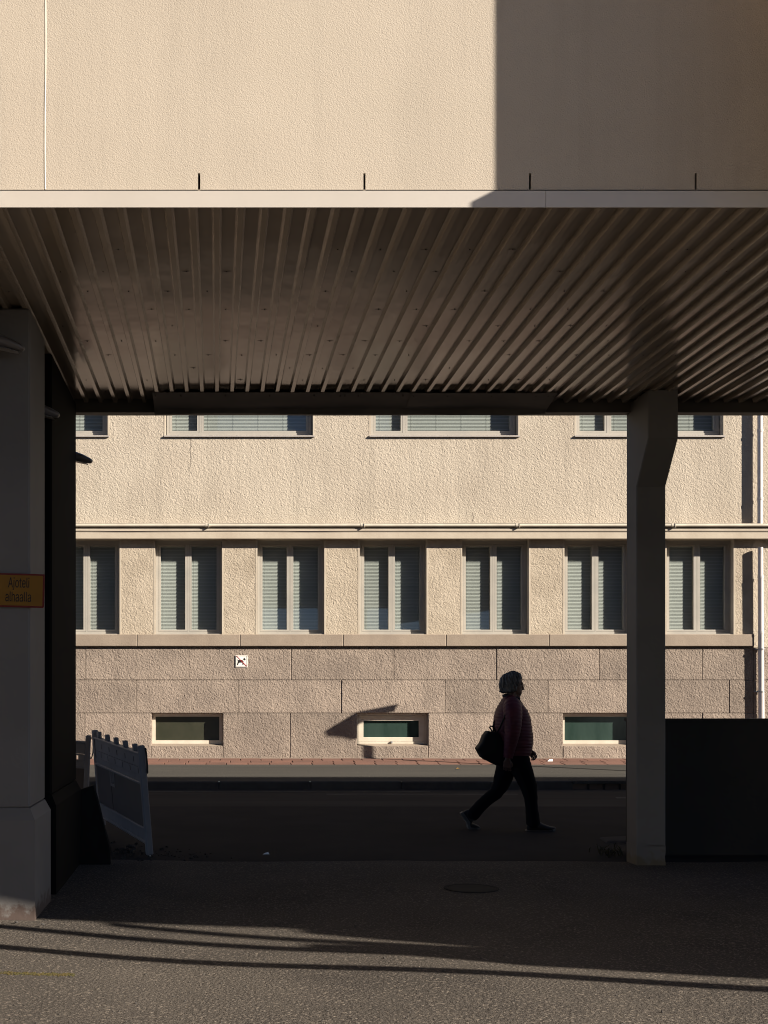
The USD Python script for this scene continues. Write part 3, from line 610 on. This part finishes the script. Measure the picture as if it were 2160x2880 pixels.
for p_, q_, r_ in (((-1.42, 7.118), (4.6, 5.517), .056), ((-1.9, 7.83), (3.2, 6.21), .058), ((-.6, 7.76), (2.2, 6.70), .058)):
    A_, B_ = QP(*p_), QP(*q_); obj('pipe_arm', tube([A_, (A_ + B_) / 2, B_], r_, 14), m_galv, gal, smooth=40)
obj('leg', box(16, 16.4, gy_(16) - .3, gy_(16) - .13, -.1, 3.6), m_rear, gal); obj('leg', box(25, 25.4, gy_(25) - .3, gy_(25) - .13, -.1, 3.6), m_rear, gal)

# ------------------------------------------------------------------ wall lamps
def lamp(label, tip, y_att, sgn):
    """sgn -1: fixed to a face that looks at the camera; +1: to one that looks at the street."""
    t = thing('wall_lamp', label, 'lamp', group=None)
    L = .335; x1, zt = tip[0], tip[2]; yc = tip[1]
    c = lambda u, z, ry, rz_: sph((x1 - L + u * L, yc, zt + z), (.022, ry, rz_), 14)
    body = hull(c(0, .095, .05, .034), c(.35, .072, .075, .040), c(.75, .030, .07, .034), c(.96, .004, .04, .022))
    obj('housing', organic(body, .02, 3), m_lamp, t, smooth=40)
    obj('lens', trimesh.convex.convex_hull(np.array([(x1 - L * .7, yc - .05, zt + .022), (x1 - L * .7, yc + .05, zt + .022), (x1 - .03, yc + .03, zt - .026), (x1 - .03, yc - .03, zt - .026), (x1 - L * .5, yc, zt + .030), (x1 - .06, yc, zt - .004)])), m_glass if False else m_tin, t)
    obj('bracket', cat(tube([(x1 - L + .01, yc, zt + .095), (x1 - L - .03, (yc + y_att) / 2, zt + .10), (x1 - L - .04, y_att, zt + .10)], .016, 8), box(x1 - L - .09, x1 - L + .01, min(y_att, y_att + sgn * .012), max(y_att, y_att + sgn * .012), zt + .04, zt + .16)), m_lamp, t)
lamp('wall lamp on the front of the nearest pillar, topmost at the left edge', AT(66, 981, 7.76), 7.9, -1)
lamp('dark wall lamp in the gap behind the nearest pillar', AT(165, 1168, 8.83), 8.94, -1)
lamp('black lamp pointing out from the second pillar against the cream wall', AT(258, 1298, 10.58), 10.47, 1)

# ------------------------------------------------------------------ ramp sign with lettering
sg = thing('ramp_sign', 'yellow sign with red border reading Ajoteli alhaalla on the nearest pillar', 'sign')
sy = 7.885; zA, zB = AT(0, 1611, sy)[2], AT(0, 1706, sy)[2]; xB = AT(125, 0, sy)[0]; xA = xB - .335
tilt = trimesh.transformations.rotation_matrix(math.radians(1.6), [0, 1, 0], [xA, sy, (zA + zB) / 2])
def st(t): t.apply_transform(tilt); return t
def rrect(x0, x1, z0, z1, r): return shapely.box(x0 + r, z0 + r, x1 - r, z1 - r).buffer(r)
obj('border', st(prism(rrect(xA, xB, zB, zA, .010), .005, XZ(sy))), m_red, sg)
obj('board', st(prism(rrect(xA + .011, xB - .011, zB + .011, zA - .011, .007), .003, XZ(sy - .0025))), m_yellow, sg)
def text_fit(s, x0, x1, zbase, h, y):
    t = meshkit.text_mesh(s, h, .0015, bold=False); w = t.bounds[1][0] - t.bounds[0][0]
    t.vertices[:, 0] = (t.vertices[:, 0] - t.bounds[0][0]) * (x1 - x0) / w + x0
    V = np.c_[t.vertices[:, 0], y - t.vertices[:, 2], zbase + t.vertices[:, 1]]; r = trimesh.Trimesh(V, t.faces, process=False); trimesh.repair.fix_normals(r); return r
pz = lambda py: AT(0, py, sy)[2]; pxx = lambda px: AT(px, 0, sy)[0]
obj('lettering', st(cat(text_fit('Ajoteli', pxx(23), pxx(82), pz(1650), .062, sy - .0025), text_fit('alhaalla', pxx(16), pxx(88), pz(1689.5), .062, sy - .0025))), m_ink, sg)

# ------------------------------------------------------------------ barriers, black sheet, rubble
def barrier(label, loc, rz, roll):
    t = thing('barrier', label, 'barrier', loc, rz, group=None)
    R = trimesh.transformations.rotation_matrix(roll, [0, 1, 0]); lean = trimesh.transformations.rotation_matrix(math.radians(-5.5), [1, 0, 0])
    def tr(m): m.apply_transform(R); m.apply_transform(lean); return m
    L = 1.78
    for x0 in (.0, L - .05):
        obj('post', tr(cbox(x0, x0 + .05, -.03, .03, 0.02, .985, .008)), m_plastic, t)
    obj('foot', tr(tube([(.025, 0, .04), (.025, 0, .0), (.025, 0, -.07)], .011, 8)), m_galv, t)
    obj('top_rail', tr(cbox(.05, L - .05, -.026, .026, .900, .922, .006)), m_plastic, t)
    for x0 in np.linspace(.20, L - .23, 5): obj('stub', tr(cbox(x0, x0 + .055, -.02, .02, .921, .982, .005)), m_plastic, t)
    def board(z0, z1, offs):
        p = shapely.box(.05, z0, L - .05, z1)
        for o in offs: p = p.difference(shapely.box(o, (z0 + z1) / 2 - .024, o + .022, (z0 + z1) / 2 + .024))
        return tr(prism(p, .026, XZ(-.013)))
    obj('upper_board', board(.790, .899, np.linspace(.25, 1.45, 5)), m_plastic, t)
    obj('lower_board', board(.715, .785, np.linspace(.12, 1.5, 6)), m_plastic, t)
    obj('mid_rail', tr(cat(cbox(.05, L - .05, -.030, .030, .640, .662, .005), box(.05, L - .05, -.018, .018, .663, .714))), m_plastic, t)
    xs = np.arange(.052, L - .052, .042)
    for x0 in xs:
        if 1.02 < x0 < 1.16: continue
        obj('rib', tr(cbox(x0, x0 + .028, -.022, .012, .262, .639, .008)), m_plasticd, t)
    obj('panel', tr(cat(box(.05, 1.03, .0125, .016, .26, .638), box(1.18, L - .05, .0125, .016, .26, .638), box(1.031, 1.179, .0, .012, .26, .52))), m_plasticd, t)
    obj('handle_frame', tr(cat(box(1.02, 1.045, -.02, .02, .52, .638), box(1.165, 1.19, -.02, .02, .52, .638), box(1.02, 1.19, -.026, .02, .495, .519))), m_plastic, t)
    obj('lower_rail', tr(cat(cbox(.05, L - .05, -.028, .028, .235, .258, .006), cbox(.05, L - .05, -.024, .024, .11, .135, .006), box(.05, L - .05, -.014, .014, .136, .234))), m_plastic, t)
    a = np.linspace(0, 2 * math.pi, 20)
    obj('strap', tr(tube(np.stack([-.004 + .02 * np.cos(a), -.032 + 0 * a, .85 + .11 * np.sin(a)], 1), .006, 6)), m_rubber, t)
bx, by = -.585, 10.86
rzb = math.atan2(1.70, -.575)
barrier('pale slatted plastic barrier leaning on rubble, right one of two beside the passage', (bx, by, .0), rzb, -.05)
barrier('second plastic barrier mostly hidden behind the dark pillar', (-1.36, 12.95, .02), math.radians(175), -.06)
# black sheet propped in front of the barrier
def black_sheet():
    pts = np.array([AT(178, 2236, 10.62), AT(262, 2209, 10.62), AT(278, 2262, 10.6), AT(296, 2330, 10.57), AT(312, 2385, 10.54), AT(313, 2426, 10.52), AT(180, 2428, 10.52), AT(150, 2400, 10.52)])
    poly = Polygon([(p[0], p[2]) for p in pts]); t = trimesh.creation.extrude_polygon(poly, .10, engine='earcut')
    t = t.subdivide_to_size(.05); V = t.vertices.copy(); h = V[:, 1] - V[:, 1].min()
    W = np.c_[V[:, 0], 10.40 + V[:, 2] + h * .35 + .05 * (meshkit.fbm(np.c_[V[:, 0] * 4, V[:, 1] * 4, V[:, 2]], 3, 4) - .5), V[:, 1]]
    r = trimesh.Trimesh(W, t.faces, process=False); trimesh.repair.fix_normals(r); return r
tag(obj('black_sheet', black_sheet(), m_tarp, smooth=40), 'black sheet propped up between the dark pillar and the barrier', 'sheet')
def lumps(cx, cy, sx, sy, n, r0, r1, z=0):
    out = []
    for _ in range(n):
        r = rng.uniform(r0, r1); t = trimesh.creation.icosphere(1, r); t.vertices *= nrng.uniform(.6, 1.2, (1, 3)); t.vertices += nrng.normal(0, r * .16, t.vertices.shape); x_, y_ = rng.gauss(cx, sx), rng.gauss(cy, sy)
        t.apply_translation([x_, y_, r * .25 + z]); out.append(t)
    return cat(out)
tag(obj('rubble', cat(lumps(-.45, 10.95, .22, .16, 120, .004, .014), lumps(-.85, 11.2, .2, .25, 60, .008, .028)), m_rubble), 'loose broken asphalt heaped under the barrier', 'rubble', kind='stuff')
tag(obj('broken_slab', trimesh.convex.convex_hull(np.array([(3.70, 11.85, .0), (4.2, 11.8, .0), (4.2, 12.25, .0), (3.76, 12.3, 0), (3.73, 11.9, .025), (4.15, 11.85, .04), (4.15, 12.2, .04), (3.78, 12.25, .02)])), m_kerb), 'pale broken slab on the ground at the left of the column foot', 'slab')
wd = []
for _ in range(34):
    x_, y_ = rng.gauss(3.47, .07), rng.gauss(10.95, .16); a = rng.uniform(0, 6.3); h = rng.uniform(.03, .10); l = rng.uniform(.02, .07)
    p = np.array([(x_, y_, 0), (x_ + .4 * l * math.cos(a), y_ + .4 * l * math.sin(a), h * .7), (x_ + l * math.cos(a), y_ + l * math.sin(a), h)]); wd.append(tube(p, [.004, .006, .001], 4))
tag(obj('weeds', cat(wd), m_weed), 'small weeds growing at the foot of the column', 'weeds', kind='stuff')
ms = []
for _ in range(520):
    x_ = -.74 - abs(rng.gauss(0, .3)); y_ = 6.42 + .03 * (x_ + 1.1) + rng.gauss(0, .016); r = rng.uniform(.002, .007); t = trimesh.creation.icosphere(1, r); t.vertices[:, 2] *= .5; t.apply_translation([x_, y_, float(ground_z(np.array(x_), np.array(y_))) + r * .2]); ms.append(t)
tag(obj('moss', cat(ms), m_moss), 'yellow green moss along a crack in the asphalt, lower left', 'moss', kind='stuff')
gr = []
for _ in range(420):
    x_, y_ = rng.uniform(-1.6, 3.2), rng.uniform(5.2, 7.9); r_ = rng.uniform(.002, .006) * (1.6 if rng.random() < .06 else 1); t = trimesh.creation.icosphere(0, r_); t.vertices *= nrng.uniform(.6, 1.2, (1, 3)); t.apply_translation([x_, y_, float(ground_z(np.array(x_), np.array(y_))) + r_ * .4]); gr.append(t)
tag(obj('grit', cat(gr), m_kerb), 'loose grit scattered over the sunlit asphalt', 'grit', kind='stuff')
tag(obj('manhole_cover', cat(trimesh.creation.cylinder(radius=.17, height=.02, sections=40, transform=trimesh.transformations.translation_matrix([1.86, 9.12, -.005])), trimesh.creation.annulus(.175, .20, .02, sections=40, transform=trimesh.transformations.translation_matrix([1.86, 9.12, -.004]))), m_iron), 'round iron manhole cover in the dark asphalt under the canopy', 'manhole cover')
tag(obj('paper_flake', trimesh.convex.convex_hull(np.array([(0, 0, 0), (.06, .01, .0), (.05, .03, .018), (.02, .04, .006)]) + np.array([.40, 11.05, .003])), m_paper), 'white paper flake on the dark asphalt right of the barrier', 'litter')
for k, (px, py) in enumerate(((46, 2596), (120, 2602))):
    d = CAMZ * F / (py - VY); r = .009; t = trimesh.creation.icosphere(1, r); t.vertices *= [1.4, 1, .7]; t.apply_translation([(px - VX) * d / F, d, .006])
    tag(obj('pebble', t, m_kerb), ('pale pebble lying close to the nearest plinth', 'smaller pale pebble right of the plinth in the first sun strip')[k], 'pebble')

# ------------------------------------------------------------------ the walking woman
PD = 12.90; PS = PD / F; Z0 = CAMZ
def P(zx, zy, dy=0.0): return np.array([(1240 + zx * .25316 - VX) * PS, PD + dy, CAMZ + (VY - 1840 - zy * .25316) * PS])
U = .25316 * PS                                            # metres per unit of that drawing
pe = thing('person', 'woman in a wine red puffer jacket and black trousers walking right', 'person')
YN, YFAR = -.205, .205
def finger(p0, d1, d2, l, r):
    d1, d2 = np.array(d1, float), np.array(d2, float); d1 /= np.linalg.norm(d1); d2 /= np.linalg.norm(d2); dm = d1 + d2; dm /= np.linalg.norm(dm)
    p1 = p0 + d1 * l * .45; p2 = p1 + dm * l * .32; p3 = p2 + d2 * l * .25; return chain([p0, p1, p2, p3], [r, r * .95, r * .88, r * .75], 10)
def hand(wrist, fwd, palmn, side):
    """fwd: direction wrist to knuckles; palmn: where the palm looks; fingers curl towards palmn."""
    f, p = np.array(fwd, float), np.array(palmn, float); f /= np.linalg.norm(f); p -= f * p.dot(f); p /= np.linalg.norm(p); s = np.cross(f, p) * side
    w = np.array(wrist); out = hull(sph(w, .024, 12), sph(w + f * .035 + s * .020, .019, 12), sph(w + f * .035 - s * .02, .019, 12)) + hull(sph(w + f * .03 + s * .018, .018, 12), sph(w + f * .03 - s * .018, .018, 12), sph(w + f * .085 + s * .032, .013, 12), sph(w + f * .08 - s * .03, .012, 12))
    for k, (o, l) in enumerate(((.032, .070), (.011, .078), (-.011, .073), (-.030, .058))):
        out = out + finger(w + f * .084 + s * o, f + p * .55, p * 1.0 + f * .1 - f * .35, l, .0088 if k < 3 else .008)
    th0 = w + f * .022 + s * .024; out = out + finger(th0, f * .7 + s * .6 + p * .5, f + p * .5, .066, .0105)
    return out
# body: one continuous surface (head, neck, trunk, arms to the fingers, legs)
head_c = P(806, 330)
skull = hull(sph(P(795, 300), (.100, .074, .098), 24), sph(P(838, 400), (.058, .056, .062), 20), sph(P(868, 440), (.026, .028, .020), 14))
nose = hull(sph(P(893, 345), .012, 10), sph(P(914, 388), (.013, .013, .009), 10), sph(P(890, 395), (.016, .017, .010), 10))
lips = hull(sph(P(892, 420), (.012, .022, .007), 10), sph(P(886, 425), (.014, .024, .009), 10)) + sph(P(888, 436), (.012, .018, .006), 10)
brow = hull(sph(P(888, 325, -.03), .016, 10), sph(P(888, 325, .03), .016, 10), sph(P(894, 322), .014, 10))
ears = sph(P(790, 370, -.078), (.018, .010, .030), 12) + sph(P(790, 370, .078), (.018, .010, .030), 12)
neck = hull(sph(P(800, 425), .054, 16), sph(P(760, 540), .062, 16)) + hull(sph(P(855, 455), .030, 12), sph(P(820, 520), .045, 12), sph(P(780, 500), .05, 12))
trunk = hull(sph(P(765, 590), (.10, .17, .06), 20), sph(P(800, 760), (.165, .165, .12), 20)) + hull(sph(P(800, 760), (.165, .165, .12), 20), sph(P(800, 1000), (.17, .17, .12), 20)) + hull(sph(P(800, 1000), (.17, .17, .12), 20), sph(P(798, 1170), (.12, .14, .075), 20))
armn = chain([P(735, 600, YN), P(735, 860, YN - .035), P(692, 1120, YN - .02), P(684, 1150, YN - .02)], [.055, .045, .030, .026])
armf = chain([P(790, 600, YFAR), P(905, 870, YFAR + .03), P(1000, 1050, YFAR + .0), P(1012, 1068, YFAR)], [.055, .045, .030, .026])
handn = hand(P(684, 1150, YN - .02), (-.05, .05, -1), (.35, .9, 0), 1); handf = hand(P(1008, 1066, YFAR), (.75, .05, -.65), (-.35, -.6, -.5), -1)
legs = chain([P(840, 1230, -.085), P(962, 1550, -.085), P(985, 1850, -.08)], [.085, .05, .036]) + chain([P(760, 1230, .085), P(655, 1525, .085), P(375, 1800, .08)], [.085, .05, .036])
feet = chain([P(985, 1850, -.08), P(985, 1900, -.08), P(1040, 1945, -.08), P(1180, 1955, -.08)], [.034, .026, .022, .012]) + chain([P(375, 1800, .08), P(318, 1830, .08), P(345, 1900, .08), P(405, 1945, .08)], [.034, .026, .020, .010])
body = skull + nose + lips + brow + ears + neck + trunk + armn + armf + legs + feet
body = organic(body, .012, 6); hands_t = organic(handn + handf, .004, 4)
body = cat(body, hands_t) if False else organic(skull + nose + lips + brow + ears + neck + trunk + armn + armf + legs + feet + handn + handf, .0055, 4)
obj('body', body, m_skin, pe, smooth=60)
# hair: chin length bob swept back, with strand grooves
hr = hull(sph(P(800, 266), (.070, .078, .076), 24), sph(P(748, 308), (.088, .092, .088), 24), sph(P(716, 358), (.064, .086, .062), 20)) + hull(sph(P(716, 358), (.064, .086, .062), 20), sph(P(694, 398), (.034, .070, .032), 16), sph(P(745, 390), (.05, .080, .04), 16))
hr = hr + hull(sph(P(848, 248), (.042, .062, .042), 16), sph(P(800, 240), (.055, .072, .05), 16), sph(P(868, 262), (.026, .055, .030), 14))
for s_ in (-1, 1): hr = hr + hull(sph(P(805, 300, s_ * .060), (.045, .026, .055), 14), sph(P(772, 385, s_ * .072), (.045, .018, .034), 14), sph(P(735, 395, s_ * .06), (.04, .025, .03), 14)) + hull(sph(P(840, 280, s_ * .062), (.02, .014, .03), 10), sph(P(812, 370, s_ * .076), (.014, .008, .03), 10))
hr = hr + hull(sph(P(690, 405), (.02, .05, .014), 12), sph(P(660, 412), (.008, .03, .005), 12)) + hull(sph(P(795, 212), (.028, .045, .016), 12), sph(P(803, 194), (.012, .018, .008), 12))
ht = organic(hr, .007, 5); hv = ht.vertices; c0 = P(815, 240)
ang = np.arctan2(hv[:, 1] - PD, hv[:, 0] - c0[0] + .02) * 9 + (hv[:, 2]) * 25 + 3 * meshkit.noise(hv * 14, 2)
ht.vertices = hv + ht.vertex_normals * (.0045 * np.sin(ang * 2.0) + .006 * (meshkit.noise(hv * 40, 6) - .5))[:, None]
obj('hair', ht, m_hair, pe, smooth=60)
gl_ = [tube(np.stack([P(907, 345)[0] + .006 + 0 * (a_ := np.linspace(0, 2 * math.pi, 18)), PD + s * .034 + .024 * np.cos(a_), P(0, 352)[2] + .018 * np.sin(a_)], 1), .0025, 6) for s in (-1, 1)]
gl_ += [tube([P(907, 340, s * .058), P(860, 342, s * .078), P(795, 350, s * .086)], .0025, 6) for s in (-1, 1)]
obj('glasses', cat(gl_), m_rubber, pe)
obj('shirt_collar', organic(hull(sph(P(728, 462), (.045, .07, .022), 14), sph(P(850, 492), (.03, .06, .020), 14)) + hull(sph(P(845, 500, -.03), .02, 10), sph(P(908, 572, -.025), .009, 10), sph(P(850, 540, -.03), .02, 10)) + hull(sph(P(845, 500, .03), .02, 10), sph(P(908, 572, .025), .009, 10), sph(P(850, 540, .03), .02, 10)), .01, 3), m_shirt, pe, smooth=60)
# quilted jacket
QP = .034
def quilt(s): return .0042 * np.abs(np.sin(math.pi * s / QP)) ** .7 - .002
rows = np.array([(452, 705, 812, .075), (490, 684, 842, .098), (530, 660, 882, .150), (570, 640, 915, .190), (620, 612, 955, .205), (700, 592, 988, .212), (800, 582, 1003, .218), (900, 590, 1015, .224), (1000, 597, 1012, .230), (1080, 604, 1000, .234), (1118, 612, 985, .230)])
yy = np.linspace(452, 1118, 170); rings = []
for y_ in yy:
    xb, xf, hw = (np.interp(y_, rows[:, 0], rows[:, k]) for k in (1, 2, 3)); cxm, rxx = (xb + xf) / 2, (xf - xb) / 2 * U
    a = np.linspace(0, 2 * math.pi, 72, endpoint=False); q = quilt((y_ - 452) * U + .004 * np.sin(3 * a)); ce = np.sign(np.cos(a)) * np.abs(np.cos(a)) ** .85; se = np.sign(np.sin(a)) * np.abs(np.sin(a)) ** .85
    wr = 1 + .012 * (meshkit.noise(np.stack([np.cos(a) * 2.5, np.sin(a) * 2.5, 0 * a + y_ * .012], 1), 4) - .5) * 2
    c = P(cxm, y_); rings.append(np.stack([c[0] + (rxx - .004 + q) * ce * wr, c[1] + (hw - .004 + q) * se * wr, np.full(72, c[2])], 1))
jk = loft(rings)
def sleeve(pts, rad):
    pts = np.array(pts); s = np.r_[0, np.cumsum(np.linalg.norm(np.diff(pts, axis=0), axis=1))]; from scipy.interpolate import CubicSpline, PchipInterpolator
    sp_ = CubicSpline(s, pts); rp = PchipInterpolator(s, rad); t = np.linspace(0, s[-1], 150); return tube(sp_(t), rp(t) + quilt(t) * .85, 28)
obj('jacket', jk, m_jacket, pe, smooth=50)
obj('sleeve', sleeve([P(765, 560, YN + .09), P(748, 620, YN + .01), P(742, 760, YN - .03), P(728, 890, YN - .035), P(706, 1030, YN - .025), P(690, 1140, YN - .02)], [.085, .094, .086, .074, .058, .046]), m_jacket, pe, smooth=50)
obj('sleeve', sleeve([P(800, 560, YFAR - .09), P(815, 640, YFAR - .01), P(868, 770, YFAR + .025), P(915, 880, YFAR + .03), P(970, 985, YFAR + .015), P(1004, 1056, YFAR)], [.082, .088, .080, .070, .058, .048]), m_jacket, pe, smooth=50)
# trousers
tr_ = hull(sph(P(728, 1150), (.105, .165, .07), 20), sph(P(872, 1150), (.10, .165, .07), 20), sph(P(742, 1225), (.104, .16, .08), 20), sph(P(880, 1240), (.105, .16, .09), 20))
tr_ = tr_ + chain([P(868, 1250, -.082), P(945, 1440, -.085), P(972, 1570, -.085), P(988, 1720, -.082), P(1003, 1852, -.08)], [.112, .088, .070, .064, .072], 20) + chain([P(752, 1250, .082), P(695, 1440, .085), P(640, 1540, .085), P(500, 1650, .083), P(378, 1782, .08)], [.112, .088, .072, .062, .070], 20)
tt = organic(tr_, .014, 6); tv = tt.vertices; tt.vertices = tv + tt.vertex_normals * (.012 * (meshkit.fbm(tv * np.array([9, 9, 16]), 3, 5) - .5))[:, None]
obj('trousers', tt, m_trouser, pe, smooth=60)
def shoe(heel, toe_dir, bend, y, label=None):
    """built along +x from the heel, then turned; bend lifts the part behind the ball of the foot."""
    L = .300
    out = Polygon([(0, -.026), (.03, -.036), (.1, -.035), (.2, -.05), (.26, -.042), (.295, -.012), (.295, .012), (.26, .040), (.2, .046), (.1, .033), (.03, .036), (0, .026)]).buffer(.006)
    sole = trimesh.creation.extrude_polygon(out, .030, engine='earcut').subdivide_to_size(.03); up = hull(sph((.035, 0, .055), (.036, .033, .04), 14), sph((.06, 0, .105), (.05, .038, .03), 14), sph((.13, 0, .065), (.05, .04, .045), 14)) + hull(sph((.13, 0, .060), (.05, .042, .045), 14), sph((.225, 0, .040), (.055, .045, .028), 14), sph((.27, 0, .032), (.028, .034, .018), 14))
    up = organic(up, .012, 4)
    for m in (sole, up):
        v = m.vertices.copy(); b = v[:, 0] < .21; a = bend * np.clip((.21 - v[:, 0]) / .08, 0, 1); dx, dz = v[:, 0] - .21, v[:, 2]
        v[:, 0] = np.where(b, .21 + dx * np.cos(a) + dz * np.sin(a), v[:, 0]); v[:, 2] = np.where(b, -dx * np.sin(a) + dz * np.cos(a), v[:, 2])
        if bend == 0: v[:, 2] += np.clip((v[:, 0] - .22) / .08, 0, 1) ** 2 * .022
        ca, sa = math.cos(toe_dir), math.sin(toe_dir); x_ = v[:, 0] * ca - v[:, 2] * sa; z_ = v[:, 0] * sa + v[:, 2] * ca
        m.vertices = np.c_[x_ + heel[0], v[:, 1] + heel[1], z_ + heel[2]]
    s = obj('shoe', up, m_shoe, pe, smooth=60, label=label); obj('sole', sole, m_sole, s, smooth=40); return s
shoe(P(928, 1974, -.08), 0.0, 0.0, -.08)
toe = P(436, 1972, .08); shoe(np.array([toe[0] - .283, toe[1], toe[2] + .006]), 0.0, .98, .08, 'dark shoe pushing off on its toes')
# handbag
bgp = np.array([(492, 856), (600, 872), (668, 960), (700, 1100), (690, 1236), (640, 1238), (560, 1203), (430, 1132), (380, 1042), (425, 985), (455, 905)])
bg = thing('handbag', 'black leather handbag hanging behind the walking woman', 'bag')
bpoly = Polygon([(P(a, b)[0], P(a, b)[2]) for a, b in bgp]).buffer(.008)
lay = []
for off, yy_ in ((.035, -.175), (.010, -.160), (0, -.125), (0, -.02), (.010, .01), (.035, .03)):
    pp = bpoly.buffer(-off); ds = np.linspace(0, pp.exterior.length, 80, endpoint=False); c = np.array([pp.exterior.interpolate(d_).coords[0] for d_ in ds])
    k = np.argmin(np.linalg.norm(c - np.array([P(492, 856)[0], P(0, 856)[2]]), axis=1)); c = np.roll(c, -k, axis=0); lay.append(np.c_[c[:, 0], np.full(80, PD + yy_), c[:, 1]])
obj('bag_body', loft(lay), m_bag, bg, smooth=50)
obj('handle', tube([P(555, 870, -.10), P(535, 835, -.10), P(518, 810, -.10), P(528, 795, -.10), P(552, 800, -.10), P(575, 832, -.10), P(590, 875, -.10)], .0085, 8), m_bag, bg)
obj('strap', tube([P(590, 880, -.12), P(612, 800, -.20), P(645, 700, -.245), P(690, 560, -.24), P(740, 492, -.17), P(760, 480, -.12), P(720, 500, -.05), P(640, 640, -.03), P(585, 760, -.02), P(575, 870, -.04)], .009, 8), m_bag, bg)
